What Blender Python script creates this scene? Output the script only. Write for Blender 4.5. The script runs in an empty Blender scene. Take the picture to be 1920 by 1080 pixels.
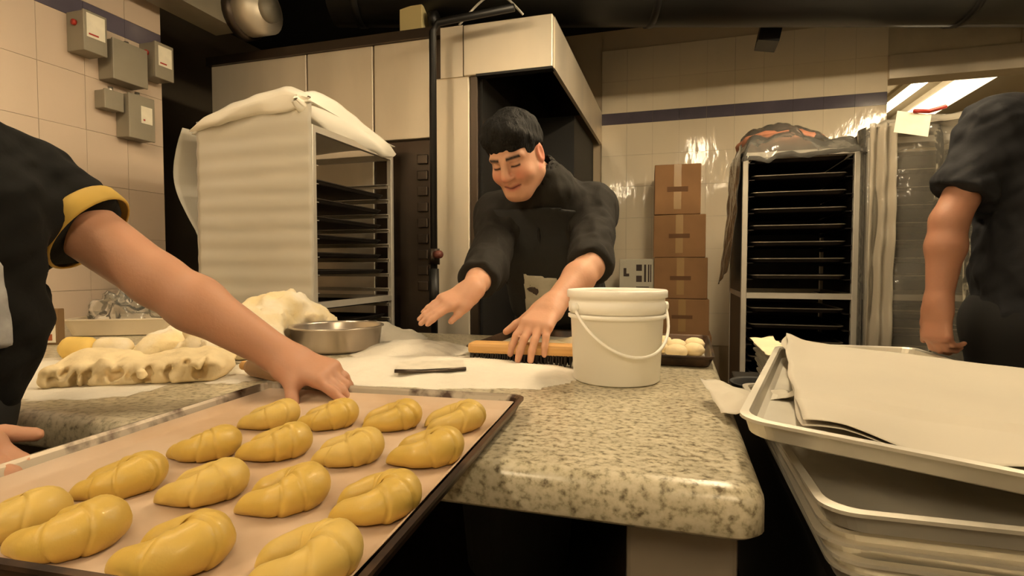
import bpy, bmesh, math, random
import numpy as np
from mathutils import Vector, Matrix, noise as mnoise
PI = math.pi
sc = bpy.context.scene
COL = sc.collection
random.seed(4)
# ------------------------------------------------------------------ camera, world, exposure
F_PX, YAW, PIT = 1027.0, math.radians(16.8), math.atan(40/1027.0)
cam = bpy.data.cameras.new('camera'); co = bpy.data.objects.new('camera', cam); COL.objects.link(co)
cam.sensor_width = 36; cam.lens = 36*F_PX/1920; cam.clip_start = 0.02
co.location = (0, 0, 1.11); co.rotation_euler = (PI/2-PIT, 0, YAW)
sc.camera = co
w = bpy.data.worlds.new('world'); sc.world = w; w.use_nodes = True
w.node_tree.nodes['Background'].inputs[0].default_value = (0.02, 0.016, 0.011, 1)
w.node_tree.nodes['Background'].inputs[1].default_value = 1.0
sc.view_settings.view_transform = 'Standard'; sc.view_settings.look = 'None'
sc.view_settings.exposure = 0.13; sc.view_settings.gamma = 1.0; sc.view_settings.use_curve_mapping = False
LAMP_RGB = (1.0, 0.80, 0.52)
LAMP = 88.0
# ------------------------------------------------------------------ materials
def lin(c):
    c = [x/255 for x in c]
    return tuple(x/12.92 if x <= .04045 else ((x+.055)/1.055)**2.4 for x in c)
MATS = {}
def mat(name, rgb, rough=.5, metal=0, var=0, vscale=8, bump=0, bscale=60, emit=None, estr=0, spec=.5, stretch=(1,1,1), rgb2=None, trans=0, alpha=None, rvar=0, coat=0, world=False):
    if name in MATS: return MATS[name]
    m = bpy.data.materials.new(name); m.use_nodes = True; nt = m.node_tree; N = nt.nodes; L = nt.links
    b = N['Principled BSDF']; c = lin(rgb)
    b.inputs['Base Color'].default_value = (*c, 1); b.inputs['Roughness'].default_value = rough
    b.inputs['Metallic'].default_value = metal; b.inputs['Specular IOR Level'].default_value = spec
    b.inputs['Transmission Weight'].default_value = trans; b.inputs['Coat Weight'].default_value = coat
    if alpha is not None: b.inputs['Alpha'].default_value = alpha
    tc = N.new('ShaderNodeTexCoord'); mp = N.new('ShaderNodeMapping'); gg = N.new('ShaderNodeNewGeometry') if world else None
    L.new(gg.outputs['Position'] if world else tc.outputs['Object'], mp.inputs['Vector'])
    mp.inputs['Scale'].default_value = stretch
    if var or rgb2 or rvar:
        n = N.new('ShaderNodeTexNoise'); n.inputs['Scale'].default_value = vscale; n.inputs['Detail'].default_value = 5
        L.new(mp.outputs[0], n.inputs['Vector'])
        r = N.new('ShaderNodeValToRGB'); r.color_ramp.elements[0].position = .35; r.color_ramp.elements[1].position = .65
        c2 = lin(rgb2) if rgb2 else tuple(min(1, x*(1+var)) for x in c)
        c1 = c if rgb2 else tuple(x*(1-var) for x in c)
        r.color_ramp.elements[0].color = (*c1, 1); r.color_ramp.elements[1].color = (*c2, 1)
        L.new(n.outputs[0], r.inputs[0])
        if var or rgb2: L.new(r.outputs[0], b.inputs['Base Color'])
        if rvar:
            mr = N.new('ShaderNodeMapRange'); mr.inputs['To Min'].default_value = rough-rvar; mr.inputs['To Max'].default_value = rough+rvar
            mr.inputs['From Min'].default_value = .3; mr.inputs['From Max'].default_value = .7
            L.new(n.outputs[0], mr.inputs['Value']); L.new(mr.outputs[0], b.inputs['Roughness'])
    if bump:
        n2 = N.new('ShaderNodeTexNoise'); n2.inputs['Scale'].default_value = bscale; n2.inputs['Detail'].default_value = 4
        L.new(mp.outputs[0], n2.inputs['Vector'])
        bp = N.new('ShaderNodeBump'); bp.inputs['Strength'].default_value = bump; bp.inputs['Distance'].default_value = .01
        L.new(n2.outputs[0], bp.inputs['Height']); L.new(bp.outputs[0], b.inputs['Normal'])
    if emit is not None:
        b.inputs['Emission Color'].default_value = (*emit, 1); b.inputs['Emission Strength'].default_value = estr
    MATS[name] = m; return m
def mat_vcol(name, rough=.5, bump=0, bscale=80, sss=0):
    m = bpy.data.materials.new(name); m.use_nodes = True; nt = m.node_tree; N = nt.nodes; L = nt.links
    b = N['Principled BSDF']; a = N.new('ShaderNodeAttribute'); a.attribute_name = 'Col'
    L.new(a.outputs['Color'], b.inputs['Base Color']); b.inputs['Roughness'].default_value = rough
    b.inputs['Specular IOR Level'].default_value = .35
    if sss:
        b.inputs['Subsurface Weight'].default_value = sss; b.inputs['Subsurface Radius'].default_value = (.012, .004, .002); b.inputs['Subsurface Scale'].default_value = .5
    if bump:
        tc = N.new('ShaderNodeTexCoord'); n2 = N.new('ShaderNodeTexNoise'); n2.inputs['Scale'].default_value = bscale
        L.new(tc.outputs['Object'], n2.inputs['Vector'])
        bp = N.new('ShaderNodeBump'); bp.inputs['Strength'].default_value = bump; bp.inputs['Distance'].default_value = .004
        L.new(n2.outputs[0], bp.inputs['Height']); L.new(bp.outputs[0], b.inputs['Normal'])
    MATS[name] = m; return m
def mat_film(name, rgb, clear, rough=.25, trl=.5):
    """thin sheet: part clear, part translucent / diffuse, with a gloss"""
    m = bpy.data.materials.new(name); m.use_nodes = True; nt = m.node_tree; N = nt.nodes; L = nt.links
    out = N['Material Output']; N.remove(N['Principled BSDF']); c = (*lin(rgb), 1)
    d = N.new('ShaderNodeBsdfDiffuse'); d.inputs[0].default_value = c
    t = N.new('ShaderNodeBsdfTranslucent'); t.inputs[0].default_value = c
    m1 = N.new('ShaderNodeMixShader'); m1.inputs[0].default_value = trl; L.new(d.outputs[0], m1.inputs[1]); L.new(t.outputs[0], m1.inputs[2])
    g = N.new('ShaderNodeBsdfGlossy'); g.inputs['Roughness'].default_value = rough
    fr = N.new('ShaderNodeFresnel'); fr.inputs[0].default_value = 1.4
    tp = N.new('ShaderNodeBsdfTransparent')
    m2 = N.new('ShaderNodeMixShader'); m2.inputs[0].default_value = clear; L.new(m1.outputs[0], m2.inputs[1]); L.new(tp.outputs[0], m2.inputs[2])
    m3 = N.new('ShaderNodeMixShader'); L.new(fr.outputs[0], m3.inputs[0]); L.new(m2.outputs[0], m3.inputs[1]); L.new(g.outputs[0], m3.inputs[2])
    tc = N.new('ShaderNodeTexCoord'); n2 = N.new('ShaderNodeTexNoise'); n2.inputs['Scale'].default_value = 14; L.new(tc.outputs['Object'], n2.inputs['Vector'])
    bp = N.new('ShaderNodeBump'); bp.inputs['Strength'].default_value = .5; bp.inputs['Distance'].default_value = .02
    L.new(n2.outputs[0], bp.inputs['Height']); L.new(bp.outputs[0], g.inputs['Normal'])
    L.new(m3.outputs[0], out.inputs[0]); MATS[name] = m; return m
def mat_granite(name):
    m = bpy.data.materials.new(name); m.use_nodes = True; nt = m.node_tree; N = nt.nodes; L = nt.links
    b = N['Principled BSDF']; b.inputs['Roughness'].default_value = .28
    tc = N.new('ShaderNodeTexCoord')
    v = N.new('ShaderNodeTexNoise'); v.inputs['Scale'].default_value = 85; v.inputs['Detail'].default_value = 3; v.inputs['Roughness'].default_value = .6
    n = N.new('ShaderNodeTexNoise'); n.inputs['Scale'].default_value = 20; n.inputs['Detail'].default_value = 6
    L.new(tc.outputs['Object'], v.inputs['Vector']); L.new(tc.outputs['Object'], n.inputs['Vector'])
    r = N.new('ShaderNodeValToRGB'); e = r.color_ramp.elements
    e[0].position = .30; e[0].color = (*lin((100, 88, 68)), 1); e[1].position = .64; e[1].color = (*lin((204, 195, 172)), 1)
    k = r.color_ramp.elements.new(.43); k.color = (*lin((166, 156, 130)), 1); k2 = r.color_ramp.elements.new(.5); k2.color = (*lin((190, 180, 154)), 1)
    L.new(v.outputs[0], r.inputs[0])
    r2 = N.new('ShaderNodeValToRGB'); r2.color_ramp.elements[0].position = .36; r2.color_ramp.elements[0].color = (.8, .8, .78, 1); r2.color_ramp.elements[1].position = .62
    L.new(n.outputs[0], r2.inputs[0])
    mx = N.new('ShaderNodeMixRGB'); mx.blend_type = 'MULTIPLY'; mx.inputs[0].default_value = .8
    L.new(r.outputs[0], mx.inputs[1]); L.new(r2.outputs[0], mx.inputs[2]); L.new(mx.outputs[0], b.inputs['Base Color'])
    MATS[name] = m; return m
def mat_baked(name, rgb, rgb2, scale, lo, hi, rough, metal=0):
    """base colour with burnt patches"""
    m = mat(name, rgb, rough, metal, rgb2=rgb2, vscale=scale)
    for nd in m.node_tree.nodes:
        if nd.type == 'VALTORGB': nd.color_ramp.elements[0].position = lo; nd.color_ramp.elements[1].position = hi
    return m
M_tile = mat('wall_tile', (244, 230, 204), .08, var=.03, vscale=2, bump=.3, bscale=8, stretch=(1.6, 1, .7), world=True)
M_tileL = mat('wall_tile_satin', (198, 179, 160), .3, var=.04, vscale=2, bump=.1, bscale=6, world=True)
M_grout = mat('grout', (204, 186, 158), .9)
M_stripe = mat('stripe_tile', (92, 86, 98), .15, var=.12, vscale=5, bump=.15, bscale=6, world=True)
M_plaster = mat('plaster', (206, 194, 168), .8, var=.06)
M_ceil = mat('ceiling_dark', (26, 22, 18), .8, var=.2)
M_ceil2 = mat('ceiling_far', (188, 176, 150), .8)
M_floor = mat('floor_tile', (40, 34, 29), .6, var=.3, vscale=5)
M_steel = mat('stainless', (236, 224, 204), .48, .65, var=.06, vscale=4, rvar=.06, stretch=(1, 1, .3), bump=.04, bscale=4)
M_steel_dark = mat('stainless_dark', (92, 82, 74), .38, 1, var=.1, vscale=3, rvar=.06)
M_alu = mat('aluminium', (205, 202, 195), .38, 1, var=.05, vscale=8)
M_alu_pale = mat('aluminium_pale', (196, 190, 178), .45, .6, var=.05, vscale=8)
M_pan_alu = mat('pan_aluminium', (214, 208, 194), .45, .75, var=.08, vscale=9, rvar=.08)
M_dark_pan = mat('dark_pan', (44, 38, 34), .45, .55, var=.3, vscale=10)
M_pan_rim = mat('dark_pan_rim', (150, 142, 130), .35, .9, var=.2, vscale=18)
M_black = mat('black_metal', (20, 18, 16), .45, .2, var=.2)
M_blackduct = mat('black_duct', (30, 29, 26), .42, .1, var=.25, vscale=2.5, stretch=(.4, 1, 1))
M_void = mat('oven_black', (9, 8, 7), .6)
M_greybox = mat('grey_enamel', (138, 130, 114), .5, .1, var=.06)
M_label = mat('paper_label', (228, 220, 200), .7, var=.06, vscale=20)
M_red = mat('red_paint', (165, 45, 30), .5)
M_granite = mat_granite('granite')
M_white_plastic = mat('white_plastic', (252, 248, 238), .35)
M_flour = mat('flour', (222, 215, 200), .95, var=.03, vscale=14, bump=.25, bscale=70)
M_dough = mat('dough', (236, 216, 172), .75, var=.05, vscale=12, bump=.25, bscale=50)
M_dough_flour = mat('dough_flour', (228, 208, 160), .85, rgb2=(236, 226, 206), vscale=9, bump=.3, bscale=45)
M_dough_y = mat('dough_yellow', (226, 192, 104), .62, var=.06, vscale=16, bump=.12, bscale=60)
M_crois = mat('croissant_dough', (193, 161, 75), .5, var=.07, vscale=14, bump=.1, bscale=90, coat=.08)
M_crois2 = mat('croissant_dough_pale', (197, 167, 86), .55, var=.06, vscale=14, bump=.1, bscale=90, coat=.06)
M_paper_tan = mat('tray_parchment', (196, 173, 150), .75, rgb2=(176, 147, 117), vscale=5)
M_paper = mat('parchment', (196, 188, 171), .7, var=.025, vscale=5)
M_traymetal = mat_baked('worn_tray', (150, 138, 122), (56, 36, 24), 14, .5, .6, .45, .6)
M_traybrown = mat_baked('brown_tray', (88, 66, 48), (40, 27, 19), 10, .45, .6, .4, .4)
M_card = mat('cardboard', (150, 112, 74), .85, var=.07, vscale=6)
M_tape = mat('tape', (172, 138, 92), .25)
M_wood = mat('brush_wood', (206, 160, 96), .55, var=.12, vscale=6, stretch=(.4, 6, 6))
M_bristle = mat('bristle', (40, 32, 26), .8, var=.3, vscale=90)
M_shirt = mat('black_cotton', (12, 11, 9), .9, var=.15, vscale=7, bump=.25, bscale=26, spec=.2)
M_jacket = mat('charcoal_jacket', (35, 32, 28), .85, var=.12, vscale=6, bump=.4, bscale=18, spec=.25)
M_apron = mat('black_apron', (24, 23, 21), .8, var=.1, vscale=6, bump=.3, bscale=22)
M_navy = mat('navy_cotton', (11, 12, 18), .85, var=.1, vscale=6, bump=.3, bscale=20)
M_pants = mat('black_trousers', (16, 15, 14), .85, var=.1)
M_yellow = mat('yellow_trim', (178, 146, 62), .75, var=.1)
M_print = mat('grey_print', (150, 150, 150), .7, var=.25, vscale=30)
M_patch = mat('apron_print', (196, 192, 178), .75, rgb2=(178, 174, 158), vscale=18)
M_ink = mat('print_ink', (70, 58, 52), .8)
M_hair = mat('black_hair', (11, 9, 7), .7, var=.25, vscale=40, bump=.9, bscale=150, stretch=(1, 1, .2), spec=.25)
M_skin = mat_vcol('skin', .52, .12, 140, .12)
M_sheet = mat_film('rack_sheet', (250, 243, 226), .50, .5, .15)
M_sheet_thick = mat('rack_sheet_folded', (246, 240, 226), .6, var=.02, vscale=5)
M_film = mat_film('plastic_film', (236, 228, 210), .86, .12, .4)
M_film_dense = mat_film('plastic_film_folded', (240, 228, 206), .5, .12, .4)
M_brownbag = mat('brown_sack', (170, 112, 84), .6, var=.2, vscale=12)
M_lamp = mat('lamp_tube', (255, 240, 220), .5, emit=LAMP_RGB, estr=LAMP)
M_lamp_soft = mat('lamp_tube_dim', (255, 240, 220), .5, emit=LAMP_RGB, estr=LAMP*.42)  # same tube at a lower strength
M_lamp_far = mat('lamp_tube_far', (255, 240, 220), .5, emit=(1, .8, .5), estr=16)
M_lamp_house = mat('lamp_housing', (205, 196, 178), .5)
M_cable = mat('pale_cable', (170, 165, 155), .5)
M_rubber = mat('rubber', (25, 24, 23), .7)
# ------------------------------------------------------------------ object helpers
def setp(o, label=None, cat=None, group=None, kind=None):
    if label: o['label'] = label
    if cat: o['category'] = cat
    if group: o['group'] = group
    if kind: o['kind'] = kind
    return o
def thing(name, label, cat, loc=(0, 0, 0), rot=(0, 0, 0), group=None):
    o = bpy.data.objects.new(name, None); COL.objects.link(o); o.empty_display_size = .05
    o.location = loc; o.rotation_euler = rot if not isinstance(rot, (int, float)) else (0, 0, rot)
    return setp(o, label, cat, group)
def link(name, me, m, parent=None, smooth=None):
    if m is not None:
        me.materials.clear(); me.materials.append(m)
    o = bpy.data.objects.new(name, me); COL.objects.link(o)
    if parent is not None: o.parent = parent
    if smooth:
        me.polygons.foreach_set('use_smooth', [True]*len(me.polygons))
    return o
class MB:
    def __init__(s): s.v = []; s.f = []; s.sm = []
    def add(s, vs, fs, smooth=False, M=None):
        o = len(s.v)
        if M is not None: vs = [M @ Vector(v) for v in vs]
        s.v += [tuple(v) for v in vs]; s.f += [tuple(i+o for i in f) for f in fs]; s.sm += [smooth]*len(fs); return s
    def box(s, a, b, M=None, bev=0):
        x0, y0, z0 = [min(p, q) for p, q in zip(a, b)]; x1, y1, z1 = [max(p, q) for p, q in zip(a, b)]
        if not bev:
            return s.add([(x0,y0,z0),(x1,y0,z0),(x1,y1,z0),(x0,y1,z0),(x0,y0,z1),(x1,y0,z1),(x1,y1,z1),(x0,y1,z1)],
                  [(0,3,2,1),(4,5,6,7),(0,1,5,4),(1,2,6,5),(2,3,7,6),(3,0,4,7)], M=M)
        bm = bmesh.new(); bmesh.ops.create_cube(bm, size=1)
        for v in bm.verts: v.co = Vector(((x0+x1)/2+v.co.x*(x1-x0), (y0+y1)/2+v.co.y*(y1-y0), (z0+z1)/2+v.co.z*(z1-z0)))
        bmesh.ops.bevel(bm, geom=bm.edges[:], offset=bev, segments=2, affect='EDGES', profile=.5)
        vs = [v.co.copy() for v in bm.verts]; fs = [[v.index for v in f.verts] for f in bm.faces]; bm.free()
        return s.add(vs, fs, M=M)
    def tube(s, pts, r, n=10, caps=True, M=None, closed=False):
        pts = [Vector(p) for p in pts]; k = len(pts); rs = r if isinstance(r, (list, tuple)) else [r]*k
        vs = []; fs = []; up = None
        for i, p in enumerate(pts):
            if closed: t = pts[(i+1) % k]-pts[i-1]
            else: t = pts[min(i+1, k-1)]-pts[max(i-1, 0)]
            t.normalize()
            if up is None: up = Vector((0, 0, 1)) if abs(t.z) < .9 else Vector((1, 0, 0))
            a = t.cross(up).normalized(); b = a.cross(t).normalized(); up = b
            for j in range(n):
                q = 2*PI*j/n; vs.append(p+a*math.cos(q)*rs[i]+b*math.sin(q)*rs[i])
        for i in range(k if closed else k-1):
            i2 = (i+1) % k
            for j in range(n): fs.append((i*n+j, i*n+(j+1) % n, i2*n+(j+1) % n, i2*n+j))
        if caps and not closed: fs += [tuple(range(n))[::-1], tuple((k-1)*n+j for j in range(n))]
        return s.add(vs, fs, True, M)
    def lathe(s, prof, n=32, M=None, sx=1, sy=1):
        vs = []; fs = []; k = len(prof)
        for (r, z) in prof:
            for j in range(n):
                q = 2*PI*j/n; vs.append((r*math.cos(q)*sx, r*math.sin(q)*sy, z))
        for i in range(k-1):
            for j in range(n): fs.append((i*n+j, i*n+(j+1) % n, (i+1)*n+(j+1) % n, (i+1)*n+j))
        return s.add(vs, fs, True, M)
    def grid(s, fn, nu, nv, smooth=True, M=None):
        vs = [fn(i/nu, j/nv) for j in range(nv+1) for i in range(nu+1)]
        fs = [(j*(nu+1)+i, j*(nu+1)+i+1, (j+1)*(nu+1)+i+1, (j+1)*(nu+1)+i) for j in range(nv) for i in range(nu)]
        return s.add(vs, fs, smooth, M)
    def mesh(s, name):
        me = bpy.data.meshes.new(name); me.from_pydata(s.v, [], s.f); me.polygons.foreach_set('use_smooth', s.sm); me.update(); return me
    def build(s, name, m, parent=None): return link(name, s.mesh(name), m, parent)
def solid(o, t, off=0):
    md = o.modifiers.new('solid', 'SOLIDIFY'); md.thickness = t; md.offset = off; return o
def struct(name, mb, m, parent=None):
    o = mb.build(name, m, parent); 
    if parent is None: o['kind'] = 'structure'
    return o
def nz(x, y, z=0, s=1): return mnoise.noise(Vector((x*s, y*s, z*s)))
# ------------------------------------------------------------------ implicit-surface modelling (bodies, dough)
class Field:
    def __init__(s, lo, hi, h):
        s.lo = np.array(lo, float); s.h = h; s.n = np.ceil((np.array(hi)-s.lo)/h).astype(int)+1
        s.S = np.full(s.n, .25, np.float32)
    def pts(s, sl):
        ax = [(np.arange(a.start, a.stop)*s.h+l).astype(np.float32) for a, l in zip(sl, s.lo)]
        return np.meshgrid(*ax, indexing='ij')
    def region(s, c0, c1, pad):
        a = np.clip(np.floor((np.array(c0)-pad-s.lo)/s.h).astype(int), 0, s.n); b = np.clip(np.ceil((np.array(c1)+pad-s.lo)/s.h).astype(int)+1, 0, s.n)
        return tuple(slice(int(i), int(j)) for i, j in zip(a, b))
    def _ap(s, sl, d, k, sub):
        A = s.S[sl]
        if sub:
            d = -d; hh = np.maximum(k-np.abs(A-d), 0)/k if k else 0; s.S[sl] = np.maximum(A, d)+(hh*hh*k*.25 if k else 0)
        else:
            hh = np.maximum(k-np.abs(A-d), 0)/k if k else 0; s.S[sl] = np.minimum(A, d)-(hh*hh*k*.25 if k else 0)
    def cone(s, a, b, r1, r2=None, k=.01, sub=False):
        r2 = r1 if r2 is None else r2; a = np.array(a, float); b = np.array(b, float); rm = max(r1, r2)
        sl = s.region(np.minimum(a, b)-rm, np.maximum(a, b)+rm, k+4*s.h)
        if min(q.stop-q.start for q in sl) <= 0: return s
        X, Y, Z = s.pts(sl); d = b-a; L = max(d@d, 1e-9)
        t = np.clip(((X-a[0])*d[0]+(Y-a[1])*d[1]+(Z-a[2])*d[2])/L, 0, 1)
        D = np.sqrt((X-a[0]-t*d[0])**2+(Y-a[1]-t*d[1])**2+(Z-a[2]-t*d[2])**2)-(r1+(r2-r1)*t)
        s._ap(sl, D, k, sub); return s
    def ell(s, c, r, R=None, k=.01, sub=False):
        c = np.array(c, float); rm = max(r); sl = s.region(c-rm, c+rm, k+4*s.h)
        if min(q.stop-q.start for q in sl) <= 0: return s
        X, Y, Z = s.pts(sl); X = X-c[0]; Y = Y-c[1]; Z = Z-c[2]
        if R is not None: X, Y, Z = [R[0][i]*X+R[1][i]*Y+R[2][i]*Z for i in range(3)]
        k0 = np.sqrt((X/r[0])**2+(Y/r[1])**2+(Z/r[2])**2); k1 = np.sqrt((X/r[0]**2)**2+(Y/r[1]**2)**2+(Z/r[2]**2)**2)+1e-6
        s._ap(sl, k0*(k0-1)/k1, k, sub); return s
    def box(s, c, e, R=None, rad=0, k=.005, sub=False):
        c = np.array(c, float); rm = float(np.linalg.norm(e)); sl = s.region(c-rm, c+rm, k+4*s.h)
        if min(q.stop-q.start for q in sl) <= 0: return s
        s._ap(sl, s.boxd(sl, c, e, R, rad), k, sub); return s
    def boxd(s, sl, c, e, R=None, rad=0):
        X, Y, Z = s.pts(sl); X = X-c[0]; Y = Y-c[1]; Z = Z-c[2]
        if R is not None: X, Y, Z = [R[0][i]*X+R[1][i]*Y+R[2][i]*Z for i in range(3)]
        q = [np.abs(v)-ei+rad for v, ei in zip((X, Y, Z), e)]
        return np.sqrt(sum(np.maximum(v, 0)**2 for v in q))+np.minimum(np.maximum(np.maximum(q[0], q[1]), q[2]), 0)-rad
    def full(s): return tuple(slice(0, int(n)) for n in s.n)
    def copy(s):
        o = Field.__new__(Field); o.lo = s.lo; o.h = s.h; o.n = s.n; o.S = s.S.copy(); return o
    def mesh(s):
        S = s.S.copy(); S[0] = S[-1] = .1; S[:, 0] = S[:, -1] = .1; S[:, :, 0] = S[:, :, -1] = .1
        I = S < 0; n = np.array(S.shape)-1
        cnt = np.zeros(n, np.int8)
        for i in (0, 1):
            for j in (0, 1):
                for k in (0, 1): cnt += I[i:i+n[0], j:j+n[1], k:k+n[2]]
        cells = np.argwhere((cnt > 0) & (cnt < 8)); 
        idx = np.full(n, -1, np.int32); idx[cells[:, 0], cells[:, 1], cells[:, 2]] = np.arange(len(cells))
        acc = np.zeros((len(cells), 3)); num = np.zeros(len(cells))
        offs = [(i, j, k) for i in (0, 1) for j in (0, 1) for k in (0, 1)]
        val = {o: S[cells[:, 0]+o[0], cells[:, 1]+o[1], cells[:, 2]+o[2]] for o in offs}
        for o in offs:
            for ax in range(3):
                if o[ax]: continue
                p = list(o); p[ax] = 1; p = tuple(p); a = val[o]; b = val[p]; m = (a < 0) != (b < 0)
                t = np.where(m, a/np.where(m, a-b, 1), 0); q = np.tile(np.array(o, float), (len(cells), 1)); q[:, ax] += t
                acc[m] += q[m]; num[m] += 1
        V = (cells+acc/num[:, None])*s.h+s.lo
        Fs = []
        for ax in range(3):
            sl0 = [slice(None)]*3; sl1 = [slice(None)]*3; sl0[ax] = slice(0, -1); sl1[ax] = slice(1, None)
            A = I[tuple(sl0)]; B = I[tuple(sl1)]; E = np.argwhere(A != B)
            u, v = (ax+1) % 3, (ax+2) % 3
            E = E[(E[:, u] > 0) & (E[:, v] > 0) & (E[:, u] < n[u]) & (E[:, v] < n[v])]
            ins = A[E[:, 0], E[:, 1], E[:, 2]]
            def g(du, dv):
                q = E.copy(); q[:, u] -= du; q[:, v] -= dv; return idx[q[:, 0], q[:, 1], q[:, 2]]
            qd = np.stack([g(1, 1), g(0, 1), g(0, 0), g(1, 0)], 1); qd[~ins] = qd[~ins][:, ::-1]; Fs.append(qd)
        Fq = np.concatenate(Fs); Fq = Fq[(Fq >= 0).all(1)]
        return V, Fq
def np_mesh(name, V, Fq, smooth=True):
    me = bpy.data.meshes.new(name); me.vertices.add(len(V)); me.vertices.foreach_set('co', V.astype(np.float32).ravel())
    me.loops.add(Fq.size); me.loops.foreach_set('vertex_index', Fq.astype(np.int32).ravel())
    me.polygons.add(len(Fq)); me.polygons.foreach_set('loop_start', np.arange(0, Fq.size, 4, dtype=np.int32))
    me.polygons.foreach_set('use_smooth', np.ones(len(Fq), bool)); me.update(calc_edges=True); return me
def relax(V, Fq, it=2):
    for _ in range(it):
        acc = np.zeros_like(V); c = np.zeros(len(V))
        for a, b in ((0, 1), (1, 2), (2, 3), (3, 0)):
            np.add.at(acc, Fq[:, a], V[Fq[:, b]]); np.add.at(acc, Fq[:, b], V[Fq[:, a]]); np.add.at(c, Fq[:, a], 1); np.add.at(c, Fq[:, b], 1)
        V = V*.5+.5*acc/np.maximum(c, 1)[:, None]
    return V
def field_obj(name, F, m, parent, origin=(0, 0, 0), colfn=None, it=1, disp=None):
    V, Fq = F.mesh(); V = relax(V, Fq, it)
    if disp is not None: V = V+disp(V)
    me = np_mesh(name, V-np.array(origin), Fq)
    if colfn is not None:
        a = me.color_attributes.new('Col', 'FLOAT_COLOR', 'POINT'); c = np.ones((len(V), 4), np.float32); c[:, :3] = colfn(V); a.data.foreach_set('color', c.ravel())
    return link(name, me, m, parent)
def wob(V, f, a, seed=0):
    """cheap smooth noise displacement"""
    r = np.random.default_rng(seed); D = np.zeros_like(V)
    for i in range(3):
        for q in range(5):
            k = r.normal(0, f, 3); D[:, i] += np.sin(V@k+r.uniform(0, 6.3))*a/2.2
    return D
# ------------------------------------------------------------------ the room
WL, WB, CEIL = -2.65, 4.5, 3.0     # left wall plane, back wall plane, ceiling height
struct('floor', MB().box((-3.6, -2.6, -.05), (4.2, 8.2, 0)), M_floor)
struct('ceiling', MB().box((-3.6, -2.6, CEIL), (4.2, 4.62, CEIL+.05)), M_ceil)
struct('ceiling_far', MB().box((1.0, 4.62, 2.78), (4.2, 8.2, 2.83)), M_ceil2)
wl = struct('wall_left', MB().box((WL-.12, -2.6, 0), (WL-.012, 2.3, CEIL)), M_grout)
struct('wall_alcove', MB().box((-3.6, 2.2, 0), (-3.5, 4.62, CEIL)).box((-3.6, 2.2, 0), (WL-.12, 2.3, CEIL)), mat('alcove_paint', (96, 84, 68), .8))
wb = struct('wall_back', MB().box((-3.6, WB+.012, 0), (1.4, WB+.12, CEIL)), M_grout)
struct('wall_front', MB().box((-3.6, -2.6, 0), (4.2, -2.5, CEIL)), M_plaster)
struct('wall_right', MB().box((4.1, -2.6, 0), (4.2, 8.2, CEIL)), M_plaster)
struct('wall_far', MB().box((1.0, 8.1, 0), (4.2, 8.2, 2.8)).box((1.28, WB+.12, 0), (1.4, 8.2, 2.8)), M_plaster)
wo = struct('wall_back_lintel', MB().box((1.4, WB, 2.58), (4.1, WB+.12, CEIL)), M_plaster)
MB().box((1.4, WB-.03, 2.42), (4.1, WB+.14, 2.58)).build('lintel_cladding', M_steel, wo)
MB().box((2.16, WB-.012, 2.58), (2.18, WB, CEIL)).build('panel_joint', M_grout, wo)
def tiles(parent, axis, a0, a1, rows, stepw, gap, seed):
    rr = random.Random(seed); cache = {}
    for (z0, z1, mm) in rows:
        n = int(round((a1-a0)/stepw))
        for i in range(n):
            wv, hv = stepw-gap, z1-z0-gap; key = (round(wv, 4), round(hv, 4), mm.name)
            if key not in cache:
                me = MB().box((-wv/2, -.006, -hv/2), (wv/2, .006, hv/2)).mesh('tile'); me.materials.append(mm); cache[key] = me
            o = bpy.data.objects.new('tile', cache[key]); COL.objects.link(o); o.parent = parent
            c = a0+(i+.5)*stepw; zc = (z0+z1)/2
            tilt = (rr.uniform(-.004, .004), 0, rr.uniform(-.004, .004))
            if axis == 'Y': o.location = (WL-.006, c, zc); o.rotation_euler = (tilt[0], 0, PI/2+tilt[2])
            else: o.location = (c, WB+.006, zc); o.rotation_euler = tilt
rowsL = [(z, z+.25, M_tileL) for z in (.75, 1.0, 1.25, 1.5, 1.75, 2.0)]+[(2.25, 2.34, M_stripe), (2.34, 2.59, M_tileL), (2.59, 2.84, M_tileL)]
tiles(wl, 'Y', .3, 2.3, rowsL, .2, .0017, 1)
rowsB = [(z, z+.25, M_tile) for z in (.5, .75, 1.0, 1.25, 1.5, 1.75, 2.0)]+[(2.25, 2.34, M_stripe), (2.34, 2.59, M_tile), (2.59, 2.84, M_tile)]
tiles(wb, 'X', -.6, 1.4, rowsB, .2, .0012, 2)
# ceiling lamps: the room's light
def lamp(x, y, z, L, label, wdt=.24, along='Y', m=None):
    t = thing('ceiling_lamp', label, 'lamp', (x, y, z), 0 if along == 'Y' else PI/2, 'ceiling lamps of the bakery')
    MB().box((-.05, -L/2-.02, .035), (.05, L/2+.02, .08)).build('housing', M_lamp_house, t)
    for sx in (-1, 1):
        tb = MB().tube([(sx*.045, -L/2, 0), (sx*.045, L/2, 0)], .019, 12).build('tube', m or M_lamp, t)
        for sy in (-1, 1): MB().box((sx*.045-.015, sy*L/2-.012, -.02), (sx*.045+.015, sy*L/2+.012, .04)).build('socket', M_lamp_house, tb)
    for sy in (-1, 1): MB().tube([(0, sy*L*.4, .08), (0, sy*L*.4, CEIL-z)], .006, 8).build('suspension_rod', M_black, t)
lamp(-1.35, .75, 2.5, 1.2, 'long ceiling lamp above the left half of the workbench', m=M_lamp_soft)
lamp(.25, 1.9, 2.5, 1.2, 'long ceiling lamp above the right end of the workbench')
lamp(1.75, 2.6, 2.5, 1.2, 'long ceiling lamp above the covered racks')
lamp(-1.0, -1.2, 2.5, 1.2, 'long ceiling lamp in the aisle in front of the workbench, left')
lamp(.75, -1.2, 2.5, 1.2, 'long ceiling lamp in the aisle in front of the workbench, right')
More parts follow.
